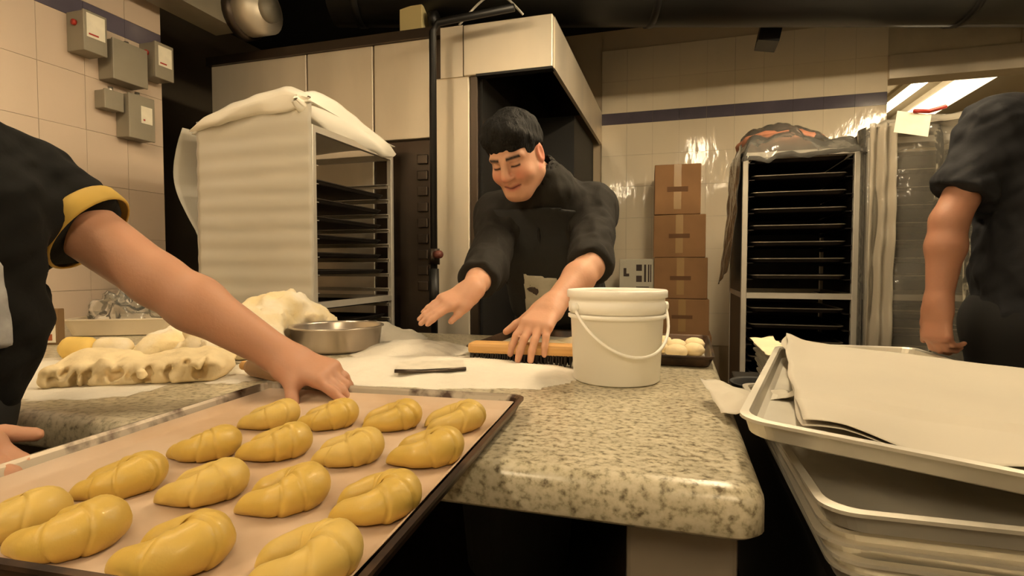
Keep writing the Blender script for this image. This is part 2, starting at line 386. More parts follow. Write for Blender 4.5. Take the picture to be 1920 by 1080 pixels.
for i, (x, a, b, wd) in enumerate(((2.02, 5.2, 6.9, .07), (2.42, 5.2, 7.2, .26))):
    t = thing('ceiling_lamp', ('narrow glowing tube lamp' if i == 0 else 'wide pale lamp panel')+' on the ceiling seen through the far opening', 'lamp', (x, (a+b)/2, 2.70), 0, 'ceiling lamps of the far room')
    MB().box((-wd/2-.02, -(b-a)/2, .03), (wd/2+.02, (b-a)/2, .08)).build('housing', M_lamp_house, t)
    MB().box((-wd/2, -(b-a)/2, 0), (wd/2, (b-a)/2, .03)).build('diffuser', M_lamp_far if i == 0 else mat('lamp_panel_far', (250, 240, 220), .5, emit=(1, .78, .5), estr=2.2), t)
# black duct across the ceiling
dd = Vector((.957, .289, 0))
t = thing('ceiling_duct', 'thick black duct running under the ceiling', 'duct', (-.685, 3.1, 2.69))
a, b = -dd*1.25, dd*4.7
MB().tube([a, b], .205, 28).build('duct_body', M_blackduct, t)
for k in (-1.1, .55, 2.3, 3.9): MB().tube([dd*k-dd*.02, dd*k+dd*.02], .212, 28).build('joint_band', M_black, t)
MB().box((-.06, -.09, -.3), (.06, .09, -.1), Matrix.Translation(dd*1.25+Vector((.06, .3, .08)))@Matrix.Rotation(.2, 4, 'Y')).build('hanger_bracket', M_black, t)
# metal duct and blower above the oven, left
t = thing('air_duct', 'beige sheet metal duct with round blower end above the oven', 'duct', (-2.42, 2.1, 2.45))
MB().box((-.16, -.5, 0), (.02, .5, .3)).build('duct_body', M_greybox, t)
MB().tube([(.06, .5, .1), (.2, .5, .1)], .13, 24).build('blower_housing', M_steel, t)
MB().tube([(.19, .5, .1), (.235, .5, .1)], .07, 18).build('motor_cap', M_greybox, t)
MB().tube([(.02, .5, .1), (.07, .5, .1)], .145, 24).build('flange', M_steel_dark, t)
# electrical boxes on the left wall
def ebox(y0, y1, z0, z1, dep, label, lab=None, knob=False):
    t = thing('electrical_box', label, 'box', (WL, (y0+y1)/2, z0), 0, 'grey electrical boxes on the left wall'); hw = (y1-y0)/2; H = z1-z0
    MB().box((0, -hw, 0), (dep-.012, hw, H), bev=.004).build('housing', M_greybox, t)
    MB().box((dep-.011, -hw-.003, -.003), (dep, hw+.003, H+.003), bev=.003).build('cover', M_greybox, t)
    if lab:
        l0, l1, q0, q1 = lab
        MB().box((dep, -hw+l0*2*hw, q0*H), (dep+.002, -hw+l1*2*hw, q1*H)).build('paper_label', M_label, t)
        MB().box((dep+.002, -hw+(l0+.08)*2*hw, (q0+.06)*H), (dep+.003, -hw+(l1-.3)*2*hw, (q0+.1)*H)).build('printed_line', M_red, t)
    if knob:
        MB().tube([(dep*.5, -hw, H*.7), (dep*.5, -hw-.012, H*.7)], .013, 12).build('knob', M_red, t)
    MB().tube([(dep*.4, hw*.3, H), (dep*.4, hw*.3, H+.03)], .011, 10).build('conduit_stub', M_alu, t)
ebox(1.825, 1.925, 2.08, 2.255, .11, 'uppermost grey electrical box with pale label and red knob, on the blue stripe', (.1, .92, .35, .95), True)
ebox(1.963, 2.135, 2.0, 2.185, .10, 'plain wide grey electrical box between the two labelled ones')
ebox(2.174, 2.275, 2.075, 2.25, .11, 'grey electrical box with pale label nearest the dark column', (.15, .9, .35, .92), True)
ebox(1.941, 2.029, 1.86, 1.945, .07, 'smallest grey electrical box, below the plain wide one')
ebox(2.043, 2.176, 1.745, 1.955, .09, 'lowest grey electrical box with a small white label', (.45, .9, .38, .78))
# ------------------------------------------------------------------ oven with hood
OY = 2.7
ov = thing('bakery_oven', 'large stainless steel oven with hood and black recess behind the baker', 'oven', (0, OY, 0))
MB().box((-2.72, .03, 0), (-1.0, 1.7, 2.34)).build('body', M_steel_dark, ov)
for (x0, x1) in ((-2.72, -2.045), (-2.035, -1.615), (-1.605, -1.275)):
    MB().box((x0, 0, 1.80 if x0 > -1.61 else .1), (x1, .03, 2.32), bev=.004).build('front_panel', M_steel, ov)
MB().box((-1.605, .004, .1), (-1.275, .03, 1.79), bev=.004).build('door_dark_reflection', M_steel_dark, ov)  # dark reflections on the door painted in as darker steel
for k in range(9): MB().box((-1.345, -.012, .98+k*.085), (-1.285, .004, 1.03+k*.085), bev=.004).build('louvre', M_steel_dark, ov)
MB().box((-1.265, -.01, .1), (-1.045, .03, 2.10), bev=.006).build('door_post', M_steel, ov)
MB().box((-1.042, -.004, .1), (-1.0, .03, 2.10), bev=.004).build('post_edge', M_steel_dark, ov)
MB().box((-2.74, -.02, 2.32), (-1.2, .05, 2.37), M=Matrix.Rotation(0, 4, 'Z')).build('top_flashing', M_steel_dark, ov)
MB().box((-1.2, -.02, 2.095), (-1.075, .03, 2.355)).build('hood_panel', M_steel, ov)
MB().box((-1.07, -.025, 2.095), (-.6, .02, 2.352), bev=.005).build('hood_front', M_steel, ov)
MB().box((-.618, .02, 2.10), (-.598, 1.79, 2.352)).build('hood_side', M_steel, ov)
MB().box((-1.2, .02, 2.345), (-.6, 1.79, 2.36)).build('hood_top', M_steel_dark, ov)
MB().box((-1.0, -.028, 2.085), (-.6, .02, 2.097)).build('hood_lip', M_black, ov)
MB().box((-1.0, .9, 0), (-.66, 1.75, 2.1)).build('oven_chamber', M_void, ov)
MB().box((-1.0, .03, 0), (-.985, .9, 2.1)).build('recess_side', M_void, ov)
cp = MB().box((-.985, .35, 1.15), (-.955, .5, 1.62), bev=.004).build('control_panel', M_black, ov)
for k, mm in enumerate((M_red, M_label, M_red)): MB().box((-.955, .41, 1.30+k*.07), (-.95, .43, 1.315+k*.07)).build('indicator', mm, cp)
lampm = mat('oven_pilot_lamp', (190, 120, 50), .4, emit=(1, .5, .15), estr=.5)
MB().tube([(-.985, .12, 1.86), (-.93, .12, 1.86)], .026, 14).build('pilot_lamp', lampm, ov)
# black pipe in front of the oven
t = thing('black_pipe', 'black upright pipe with a valve in front of the stainless oven', 'pipe', (-1.17, 2.52, 0))
MB().tube([(0, 0, 0), (0, 0, 2.27), (.03, 0, 2.31), (.42, 0, 2.33)], .018, 12).build('pipe_run', M_black, t)
MB().tube([(0, 0, 1.12), (0, 0, 1.2)], .03, 14).build('valve_body', M_steel_dark, t)
MB().tube([(.02, -.02, 1.17), (.055, -.05, 1.17)], .02, 14).build('valve_knob', mat('dull_red', (92, 44, 32), .6), t)
MB().tube([(0, 0, .85), (0, 0, 1.1)], .026, 14).build('sleeve', M_black, t)
pts = [(-.02+.34*s, .06+.02*math.sin(s*5), 2.36+.13*math.sin(s*PI)) for s in [i/14 for i in range(15)]]
o = MB().tube([Vector(p)+Vector((-1.05, 2.56, -.03)) for p in pts], .006, 8).build('cable', M_cable); setp(o, 'thin pale cable looping over the oven hood', 'cable')
t = thing('junction_box', 'small pale junction box on top of the oven', 'box', (-1.4, 2.8, 2.37))
MB().box((-.075, -.05, 0), (.06, .05, .16), bev=.004).build('housing', mat('pale_enamel', (196, 180, 130), .5), t)
MB().tube([(.09, 0, .09), (.13, 0, .09)], .045, 14).build('gland', M_black, t)
# ------------------------------------------------------------------ racks
def rack(name, label, x0, x1, y0, y1, top, runz, bars, front_axis, m, runner_m, liner=False):
    t = thing(name, label, 'rack', ((x0+x1)/2, (y0+y1)/2, 0)); hx, hy = (x1-x0)/2, (y1-y0)/2; p = .013
    for sx in (-1, 1):
        for sy in (-1, 1):
            MB().box((sx*hx-p, sy*hy-p, .12), (sx*hx+p, sy*hy+p, top), bev=.003).build('post', m, t)
            w_ = MB().tube([(sx*hx-.012, sy*hy, .06), (sx*hx+.012, sy*hy, .06)], .06, 16).build('caster', M_rubber, t)
            MB().box((sx*hx-.017, sy*hy-.02, .05), (sx*hx+.017, sy*hy+.02, .125)).build('caster_fork', M_alu, w_)
    for z in bars:
        for s in (-1, 1):
            MB().box((-hx+p, s*hy-.011, z-.014), (hx-p, s*hy+.011, z+.014)).build('cross_bar', m, t)
            MB().box((s*hx-.011, -hy+p, z-.014), (s*hx+.011, hy-p, z+.014)).build('cross_bar', m, t)
    for z in runz:
        for s in (-1, 1):
            if front_axis == 'Y': MB().box((s*(hx-p)-.004, -hy, z-.018), (s*(hx-p)+.004, hy, z)).box((s*(hx-p), -hy, z-.003), (s*(hx-p-.03), hy, z)).build('runner', runner_m, t)
            else: MB().box((-hx, s*(hy-p)-.004, z-.018), (hx, s*(hy-p)+.004, z)).box((-hx, s*(hy-p), z-.003), (hx, s*(hy-p-.03), z)).build('runner', runner_m, t)
    if liner:
        MB().box((-hx+.016, hy-.004, .14), (hx-.016, hy+.004, top-.03)).build('back_panel', M_dark_pan, t)
        for s in (-1, 1): MB().box((s*(hx+.006)-.003, -hy+.016, .14), (s*(hx+.006)+.003, hy-.016, top-.03)).build('side_panel', M_dark_pan, t)
    return t
def pan_mesh(W, L, H, rc=.03, flare=.012, n=5, rim=.006):
    """sheet pan: outer flared wall, rolled rim, inner floor; origin at base centre"""
    def loop(hw, hl, r, z):
        out = []
        for (cx, cy, a0) in ((hw-r, hl-r, 0), (-hw+r, hl-r, 90), (-hw+r, -hl+r, 180), (hw-r, -hl+r, 270)):
            for i in range(n+1):
                q = math.radians(a0+90*i/n); out.append((cx+r*math.cos(q), cy+r*math.sin(q), z))
        return out
    hw, hl = W/2, L/2; ls = []
    ls.append(loop(hw-flare-.006, hl-flare-.006, rc, 0)); ls.append(loop(hw-flare, hl-flare, rc, .003))
    ls.append(loop(hw-rim*.6, hl-rim*.6, rc, H-.006)); ls.append(loop(hw, hl, rc, H-.004)); ls.append(loop(hw, hl, rc, H)); ls.append(loop(hw-rim, hl-rim, rc, H+.001))
    ls.append(loop(hw-rim-.003, hl-rim-.003, rc, H-.003)); ls.append(loop(hw-flare-.004, hl-flare-.004, rc, .006)); ls.append(loop(hw-flare-.012, hl-flare-.012, rc, .003))
    k = len(ls[0]); vs = [v for l in ls for v in l]; fs = [tuple(range(k))[::-1]]
    for i in range(len(ls)-1):
        for j in range(k): fs.append((i*k+j, i*k+(j+1) % k, (i+1)*k+(j+1) % k, (i+1)*k+j))
    fs.append(tuple((len(ls)-1)*k+j for j in range(k)))
    mb = MB(); mb.add(vs, fs, False); return mb
ORD = ['top', 'second', 'third', 'fourth', 'fifth', 'sixth', 'seventh', 'eighth', 'ninth', 'tenth', 'eleventh', 'twelfth', 'thirteenth', 'fourteenth', 'fifteenth', 'sixteenth']
def rack_pans(me, xc, yc, zs, where, group, jit, rotz=0, rim_me=None):
    rr = random.Random(len(where))
    for i, z in enumerate(zs):
        o = bpy.data.objects.new('sheet_pan', me); COL.objects.link(o)
        o.location = (xc+rr.uniform(-jit, jit), yc+rr.uniform(-jit, jit)*.3, z+.0005); o.rotation_euler = (0, 0, rotz)
        nth = ORD[i] if i == 0 else ORD[i]+' from the top'
        setp(o, 'dark sheet pan, '+nth+' '+where, 'pan', group)
# left rack: X-1.45 side open to the right, sheet on the front
LRX0, LRX1, LRY0, LRY1 = -2.03, -1.462, 1.96, 2.61
lz = [.30+i*.0775 for i in range(17)]
rack('bakers_rack', 'tall aluminium rack draped with a white sheet in front of the oven', LRX0, LRX1, LRY0, LRY1, 1.70, lz, (.16, .945, 1.685), 'X', M_alu_pale, M_alu_pale)
pmL = pan_mesh(.50, .58, .02).mesh('rack_pan_left'); pmL.materials.append(M_dark_pan)
zsl = [lz[i] for i in (15, 14, 13, 12, 11, 10, 8, 7, 6, 5, 4)]
zsl = [z for z in zsl if z < 1.50]
rack_pans(pmL, (LRX0+LRX1)/2+.015, (LRY0+LRY1)/2, zsl, 'in the sheet-draped rack', 'pans in the sheet-draped rack', .012)
# right racks
RX = ((.322, .815), (.87, 1.36))
rz = [.30+i*.083 for i in range(17)]
rack('bakers_rack', 'aluminium rack of dark pans beside the cardboard boxes', RX[0][0], RX[0][1], 3.0, 3.62, 1.68, rz, (.16, .965, 1.665), 'Y', M_alu_pale, M_dark_pan, True)
rack('bakers_rack', 'aluminium rack wrapped in clear plastic beside the man in navy', RX[1][0], RX[1][1], 3.0, 3.62, 1.72, rz, (.16, .965, 1.70), 'Y', M_alu_pale, M_dark_pan, True)
pmR = pan_mesh(.43, .58, .022).mesh('rack_pan_right'); pmR.materials.append(M_dark_pan); pmR.materials.append(M_pan_rim)
for p in pmR.polygons:
    if p.center.z > .0185: p.material_index = 1
zr = [rz[i] for i in range(16, 2, -1) if not (.93 < rz[i] < .985)]
zr = [z for z in zr if z < 1.63]
rack_pans(pmR, sum(RX[0])/2, 3.3, zr, 'in the open rack beside the boxes', 'pans in the open rack', .003)
rack_pans(pmR, sum(RX[1])/2, 3.3, zr, 'in the plastic-wrapped rack', 'pans in the plastic-wrapped rack', .003)
# back liner of the open rack: pans' dark ends are enough; plastic covers
def crumple(x, y, z, a, s): return a*(nz(x, y, z, s)+.5*nz(x+7, y, z, s*2.3))
pc = thing('plastic_cover', 'crumpled clear plastic bundled over the open rack beside the boxes', 'plastic cover', (.57, 3.3, 1.69))
def f(u, v):
    x = (u-.5)*.54; y = (v-.5)*.74; ed = max(abs(u-.5), abs(v-.5))*2
    z = .03+.15*math.cos(min(1, math.hypot(x/.3+.25, y/.37))*PI/2)+crumple(x, y, 0, .035, 9) - max(0, ed-.86)*.55
    return (x+.01*nz(x, y, 3, 12), y, max(z, -.12 if ed > .86 else .012))
solid(MB().grid(f, 46, 46).build('crumpled_top', M_film, pc), .001)
def f(u, v):
    y = (u-.5)*.66; z = .03-v*(.62+.1*u); return (-.268-.03*v-.02*abs(nz(y, z, 2, 7))-.045*max(0, v-.5), y, z)
solid(MB().grid(f, 24, 30).build('hanging_side', M_film, pc), .001)
o = thing('brown_sack', 'folded brown sack under clear plastic on top of the open rack', 'sack', (.52, 3.3, 1.702))
def f(u, v):
    a = u*2*PI; b = (v-.5)*PI; r = 1+.12*nz(math.cos(a)*2, math.sin(a)*2, v*3, 1.3)
    return (.215*math.cos(a)*math.cos(b)**.6*r, .28*math.sin(a)*math.cos(b)**.6*r, .06+.06*math.sin(b)*r+.012*nz(math.cos(a)*4, math.sin(a)*4, v*6))
MB().grid(f, 36, 14).build('sack_body', M_brownbag, o)
MB().tube([(-.12, -.26, .06), (0, -.275, .075), (.1, -.26, .05)], .012, 8).build('folded_end', M_brownbag, o)
pc2 = thing('plastic_cover', 'clear plastic cover over the rack beside the man in navy', 'plastic cover', (1.125, 3.3, 1.73))
def f(u, v):
    x = (u-.5)*.56; y = (v-.5)*.72; ed = max(abs(u-.5), abs(v-.5))*2
    return (x, y, .02+.07*(1-ed**3)+crumple(x, y, 4, .03, 8)*(1-.6*ed)+.035*u)
solid(MB().grid(f, 40, 40).build('crumpled_top', M_film_dense, pc2), .001)
def f(u, v):   # front drop with vertical folds
    x = (u-.5)*.58; z = .03-v*1.5; return (x, -.345-.012*math.sin(u*22+nz(u*3, v*2)*3)-.02*nz(x*3, z*2, 1, 2)-.015*v, z+.02*math.sin(u*7))
solid(MB().grid(f, 60, 40).build('front_drop', M_film, pc2), .001)
def f(u, v):
    x = -.28+u*.11; z = .04-v*1.45; return (x+.01*nz(z, x, 0, 4), -.365-.014*math.sin(u*14+v*3)-.02*abs(nz(x*4, z*3, 2, 2)), z)
solid(MB().grid(f, 24, 40).build('folded_edge', M_film_dense, pc2), .0015)
def f(u, v):
    y = (u-.5)*.7; z = .03-v*1.5; return (-.29-.012*math.sin(u*17), y, z)
solid(MB().grid(f, 40, 20).build('side_drop', M_film, pc2), .001)
t = thing('paper_note', 'white paper note with red tape on the plastic rack cover', 'note', (1.01, 2.90, 1.75))
MB().box((-.075, -.001, -.055), (.06, .001, .055), Matrix.Rotation(.22, 4, 'Y')@Matrix.Rotation(-.3, 4, 'X')).build('note_sheet', M_label, t)
MB().tube([(.0, .01, .06), (.06, .015, .055), (.13, .03, .075)], .009, 8).build('red_tape', M_red, t)
# white sheet on the left rack
sh = thing('rack_sheet', 'white translucent sheet draped over the left rack', 'sheet', ((LRX0+LRX1)/2, (LRY0+LRY1)/2, 1.70))
hx, hy = (LRX1-LRX0)/2, (LRY1-LRY0)/2
def f(u, v):
    x = -hx-.015+u*(2*hx+.03); z = .04-v*1.25
    rb = math.cos((z+1.70-.30+.008)/.0775*2*PI)   # pressed outwards by each runner
    return (x, -hy-.020-.002*rb-.006*math.sin(u*9+1)*v-.004*nz(x*3, z*2), z+.045*math.exp(-v*14)*(.2+.8*u))
solid(MB().grid(f, 30, 170).build('front_drop', M_sheet, sh), .0012)
def f(u, v):   # top, peaked towards the right front
    x = -hx-.03+u*(2*hx+.05); y = -hy-.03+v*(2*hy+.05)
    z = .028+.06*u*(1-v*.7)+.008*nz(x, y, 0, 5)-.03*math.exp(-((u)/.06)**2)
    return (x, y, z)
solid(MB().grid(f, 40, 36).build('top_drape', M_sheet_thick, sh), .003)
def f(u, v):   # left flap blown outwards
    y = -hy-.02+u*.5; z = .03-v*.72
    return (-hx-.02-.13*math.sin(min(1, v*1.25+.18)*PI)*(1-.4*u)-.01*nz(y, z, 1, 6), y, z)
solid(MB().grid(f, 20, 30).build('side_flap', M_sheet, sh), .0012)
def fold(name, c0, c1, w0, w1, h0, h1, seed, m, sag=0, al=.0):
    c0, c1 = Vector(c0)-sh.location, Vector(c1)-sh.location; ax = (c1-c0).normalized(); sd_ = Vector((ax.y, -ax.x, 0)).normalized()
    def f(u, v):
        a = v*2*PI; e = min(1, math.sin(min(u, 1-u)*PI*2.2+.12)) if min(u, 1-u) < .2 else 1
        w_, h_ = (w0+(w1-w0)*u)*e, (h0+(h1-h0)*u)*e; c = c0.lerp(c1, u)
        q = c+sd_*w_*math.cos(a)+Vector((0, 0, h_*math.sin(a)+sag*math.sin(u*PI)))
        return q+Vector((1, 1, 1))*.014*nz(u*3.2, math.cos(a)*.9, math.sin(a)*.9+seed)+Vector((0, 0, .006*nz(u*9, math.cos(a)*2, seed+3)))
    return MB().grid(f, 44, 24).build(name, m, sh)
fold('folded_roll', (-1.49, 1.90, 1.795), (-1.447, 2.63, 1.702), .040, .028, .085, .040, 1, M_sheet_thick)
fold('top_fold', (-2.07, 1.935, 1.71), (-1.45, 1.935, 1.805), .03, .045, .02, .055, 6, M_sheet_thick, .028)
# ------------------------------------------------------------------ boxes by the back wall
bx = [(-.0, .33, .30, 0, .33), (.0, .35, .3, .02, .32)]
zz = 0; specs = [(.35, .33, .02, .03), (.35, .30, .03, -.02), (.36, .255, .0, .02), (.36, .29, -.01, 0), (.35, .30, -.015, -.03), (.31, .35, -.045, .05)]
lbl = ['bottom', 'second from the floor', 'third from the floor', 'fourth from the floor', 'fifth from the floor', 'topmost and narrowest']
for i, (wd, hh, dx, rz_) in enumerate(specs):
    t = thing('cardboard_box', 'brown cardboard box by the back wall, '+lbl[i]+' of the stack', 'box', (.03+dx, 4.2, zz), rz_, 'cardboard boxes stacked by the back wall')
    MB().box((-wd/2, -.19, 0), (wd/2, .19, hh-.002), bev=.005).build('carton', M_card, t)
    MB().box((-.025, -.1915, hh*.1), (.025, -.1905, hh-.003)).box((-.025, -.1915, hh-.002), (.025, .19, hh-.001)).build('tape_strip', M_tape, t)
    MB().box((-.07, -.1925, hh*.45), (.07, -.1905, hh*.55)).build('hand_hole', mat('carton_print', (112, 80, 52), .9), t)
    zz += hh
t = thing('white_carton', 'white printed carton standing beside the cardboard stack', 'box', (-.285, 4.15, .0))
MB().box((-.12, -.1, 0), (.125, .1, 1.165), bev=.004).build('carton', mat('white_carton_board', (205, 198, 178), .7, var=.04), t)
for (x0, x1, z0, z1) in ((.0, .04, 1.08, 1.125), (.0, .04, 1.0, 1.045), (.055, .07, 1.0, 1.125), (.082, .092, 1.0, 1.125), (.098, .106, 1.0, 1.125), (-.09, -.05, 1.04, 1.06), (-.09, -.07, 1.06, 1.10), (.0, .09, .96, .966)):
    MB().box((x0, -.102, z0), (x1, -.1, z1)).build('printed_mark', M_ink, t)
# ------------------------------------------------------------------ workbench
TZ = .86; TX0, TX1, TY0, TY1 = -2.63, .10, .65, 1.90
wbn = thing('workbench', 'long workbench with a speckled granite top', 'workbench', ((TX0+TX1)/2, (TY0+TY1)/2, 0))
cx, cy = (TX0+TX1)/2, (TY0+TY1)/2
def slab_loop(ins, z, r=.035, n=6):
    x0, x1, y0, y1 = TX0-cx+ins, TX1-cx-ins, TY0-cy+ins, TY1-cy-ins; out = [(x0, y0, z)]
    out += [(x1-r+r*math.cos(q), y0+r+r*math.sin(q), z) for q in [-PI/2+PI/2*i/n for i in range(n+1)]]
    out += [(x1-r+r*math.cos(q), y1-r+r*math.sin(q), z) for q in [PI/2*i/n for i in range(n+1)]]
    return out+[(x0, y1, z)]
ls = [slab_loop(0.006, TZ-.06), slab_loop(0, TZ-.054)]+[slab_loop(.022*(1-math.cos(q)), TZ-.022+.022*math.sin(q)) for q in [PI/2*i/5 for i in range(6)]]
k = len(ls[0]); mb = MB(); fs = [tuple(range(k))[::-1]]
for i in range(len(ls)-1): fs += [(i*k+j, i*k+(j+1) % k, (i+1)*k+(j+1) % k, (i+1)*k+j) for j in range(k)]
mb.add([v for l in ls for v in l], fs, True); mb.add(ls[-1], [tuple(range(k))]); mb.build('tabletop', M_granite, wbn)
M_ped = mat('grey_panel', (112, 102, 88), .55, .2, var=.08, vscale=4)
pd = MB().box((-.06-cx, .71-cy, 0), (.075-cx, 1.85-cy, TZ-.06), bev=.006).build('pedestal', M_ped, wbn)
MB().box((.0-cx, .708-cy, .63), (.055-cx, .711-cy, .69)).build('worn_label', mat('worn_label', (104, 80, 60), .8, var=.2), pd)
MB().box((-2.6-cx, .75-cy, 0), (-2.4-cx, 1.85-cy, TZ-.06)).build('pedestal', M_ped, wbn)
MB().box((-2.4-cx, 1.2-cy, .25), (-.125-cx, 1.85-cy, .29)).build('lower_shelf', M_steel_dark, wbn)
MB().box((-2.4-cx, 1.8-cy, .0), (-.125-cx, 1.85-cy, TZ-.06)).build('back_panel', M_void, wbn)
t = thing('storage_bin', 'dark plastic bin on the shelf under the workbench', 'bin', (-.42, 1.45, .29))
MB().lathe([(.0, 0), (.14, 0), (.17, .32), (.18, .32), (.18, .34), (.165, .34), (.135, .01), (0, .01)], 28).build('bin_body', M_rubber, t)
# ------------------------------------------------------------------ tray of croissants (held at the bench edge)
TR = thing('baking_tray', 'worn brown baking tray of croissants in the foreground', 'tray', (-.486, .586, TZ+.001), math.radians(3.8))
trm = pan_mesh(.515, .622, .026, .025, .012)
o = trm.build('tray_pan', M_traymetal, TR)
o.data.materials.append(M_traybrown)
for p in o.data.polygons:
    if p.center.x > .240 or p.center.y < -.3: p.material_index = 1
def f(u, v):
    x = (u-.5)*.479; y = (v-.5)*.586; e = max(abs(u-.5), abs(v-.5))*2
    return (x, y, .0052+.0016*(1+nz(x, y, 0, 9))+.010*max(0, e-.955)/.045)
pl = thing('tray_parchment', 'tan parchment sheet lining the croissant tray', 'parchment', (-.486, .586, TZ+.001), math.radians(3.8))
solid(MB().grid(f, 40, 46).build('parchment_sheet', M_paper_tan, pl), .0006, 1)
CR_POS = [(-.594,.683),(-.509,.708),(-.412,.729),(-.318,.749),(-.578,.549),(-.494,.577),(-.393,.587),(-.300,.615),(-.574,.434),(-.476,.449),(-.381,.457),(-.283,.468),(-.578,.339),(-.502,.335),(-.391,.339),(-.278,.354)]
def croissant(seed, big):
    rr = random.Random(seed); mb = MB(); n = 130; k = 26
    nl = rr.choice((3, 3, 4)); cuts = [.20+rr.uniform(-.05, .05), .46+rr.uniform(-.05, .05), .70+rr.uniform(-.04, .04)][:rr.choice((2, 2, 3))]
    cuts2 = [c+rr.uniform(-.07, .07) for c in cuts]
    sweep = math.radians(rr.uniform(96, 112)); rx, ry = .034*big, .026*big; R = .0215*big*rr.uniform(.96, 1.05)
    vs = []; ctr = []; lean = rr.uniform(-.2, .2); sp = rr.uniform(.92, 1.1)
    def cpt(q):
        A = abs(q); sg = 1 if q > 0 else -1
        return Vector(((.026-.068*A**1.7)*big, sg*.0255*sp*big*math.sin(min(1, A*1.45)*PI/2)*(1-.32*max(0, A-.6)/.4*(1+lean*sg)), 0))
    for i in range(n+1):
        s = -1+2*i/n; t = (cpt(s+.02)-cpt(s-.02)).normalized(); nrm = Vector((t.y, -t.x, 0)); c0 = cpt(s)
        A = abs(s); base = .0222*big*(1-.58*A**1.8)*(max(0, 1-((A-.86)/.14)**2)**.5 if A > .86 else 1); base = max(base, .0012)
        cs = cuts if s > 0 else cuts2
        for j in range(k):
            q = 2*PI*j/k; st = 0; gr = 0
            for ci, c in enumerate(cs):
                cc = c+.045*math.sin(q*1.0+c*11+seed)             # each wrap's edge runs slanting round the roll
                st += .5*(1+math.tanh((A-cc)/.010)); gr += math.exp(-((A-cc-.010)/.011)**2); gr -= .55*math.exp(-((A-cc+.05)/.05)**2)
            r = base*(1-.05*st)-.0015*gr*big*min(1, base/.012)+.0007*nz(i*.13, j*.4, seed)
            r = max(r, .001); p = c0+nrm*math.cos(q)*r*1.05
            vs.append((p.x, p.y, max(base*.84+math.sin(q)*r, .0004)))
    fs = [(i*k+j, i*k+(j+1) % k, (i+1)*k+(j+1) % k, (i+1)*k+j) for i in range(n) for j in range(k)]
    fs += [tuple(range(k))[::-1], tuple(n*k+j for j in range(k))]
    mb.add(vs, fs, True); return mb
rowsn = ['back row', 'second row from the back', 'third row from the back', 'front row']; coln = ['leftmost', 'second from the left', 'third from the left', 'rightmost']
for i, (x, y) in enumerate(CR_POS):
    rr = random.Random(i*7+3)
    o = croissant(i+1, rr.uniform(.93, 1.02)).build('croissant', M_crois if i % 3 else M_crois2)
    o.location = (x, y, TZ+.0092); o.rotation_euler = (0, 0, math.radians(rr.uniform(8, 32)))
    setp(o, 'raw croissant in the '+rowsn[i//4]+' of the tray, '+coln[i % 4], 'croissant', 'croissants on the foreground tray')
# ------------------------------------------------------------------ flour, dough and tools on the bench
def heap(name, label, cat, cx, cy, rx, ry, h, m, seed, rot=0, edge=.35, rough=.25, n=60, kind='stuff', fr=6, z0=TZ):
    ca, sa = math.cos(rot), math.sin(rot); H = {}
    mb = MB(); vs = []; idx = {}; fs = []
    def hf(x, y):
        r = math.hypot(x/rx, y/ry)+edge*nz(x*fr, y*fr, seed, 1)+edge*.4*nz(x*fr*4, y*fr*4, seed+3, 1)
        if r >= 1: return -1
        q = 1-r; return h*min(1, q*1.6)**.8*(1+rough*nz(x*16, y*16, seed+1)+rough*.5*nz(x*40, y*40, seed+2))+.0006
    R = 1.35
    for j in range(n+1):
        for i in range(n+1):
            x = (i/n*2-1)*rx*R; y = (j/n*2-1)*ry*R; H[i, j] = (x, y, hf(x, y))
    for j in range(n):
        for i in range(n):
            q = [(i, j), (i+1, j), (i+1, j+1), (i, j+1)]
            if max(H[c][2] for c in q) > 0 and min(H[c][2] for c in q) > -2:
                f_ = []
                for c in q:
                    if c not in idx: idx[c] = len(vs); x, y, z = H[c]; vs.append((x*ca-y*sa, x*sa+y*ca, max(z, .0003)))
                    f_.append(idx[c])
                fs.append(tuple(f_))
    mb.add(vs, fs, True); o = mb.build(name, m); o.location = (cx, cy, z0); setp(o, label, cat, kind=kind); return o
heap('flour', 'wide spread of white flour in the middle of the bench', 'flour', -.57, 1.20, .38, .19, .020, M_flour, 1, .15, .3, .2, 90)
heap('flour', 'low heap of flour between the metal bowl and the back tray', 'flour', -.75, 1.43, .17, .19, .03, M_flour, 31, .2, .25, .2)
heap('flour', 'heap of flour behind the metal bowl', 'flour', -1.03, 1.70, .19, .11, .055, M_flour, 5, 0, .25, .2)
heap('flour', 'flour dusted around the dough on the left of the bench', 'flour', -1.3, 1.0, .42, .26, .004, M_flour, 9, .3, .5, .3, 80)
heap('flour', 'thin flour streak beside the tray rim', 'flour', -.86, 1.06, .16, .07, .003, M_flour, 12, .3, .6, .3)
# big dough mound
def dough_disp(a, f_, seed): return lambda V: wob(V, f_, a, seed)+wob(V, f_*2.6, a*.45, seed+1)
o = thing('dough_mound', 'large floury mound of dough behind the reaching arm', 'dough', (-1.24, 1.36, TZ))
F = Field((-1.75, .95, TZ-.02), (-.75, 1.85, 1.2), .010)
for (x, y, r, z) in ((-1.22, 1.47, .14, .04), (-1.15, 1.36, .12, .01), (-1.25, 1.30, .11, .02), (-1.35, 1.24, .09, 0), (-1.12, 1.52, .10, -.01), (-1.38, 1.15, .06, 0), (-1.17, 1.22, .08, -.01)):
    F.ell((x, y, TZ+z), (r, r, r*.95), k=.06)
rg = np.random.default_rng(5)
F.cone((-.985, 1.43, TZ-.05), (-.985, 1.43, TZ+.25), .150, k=.02, sub=True)
for _ in range(70):
    a = rg.uniform(1.0, 5.6); F.ell((-1.2+.19*math.cos(a)+rg.normal(0, .03), 1.35+.19*math.sin(a)+rg.normal(0, .03), TZ+rg.uniform(.0, .1)), tuple(rg.uniform(.010, .026, 3)), k=.010)
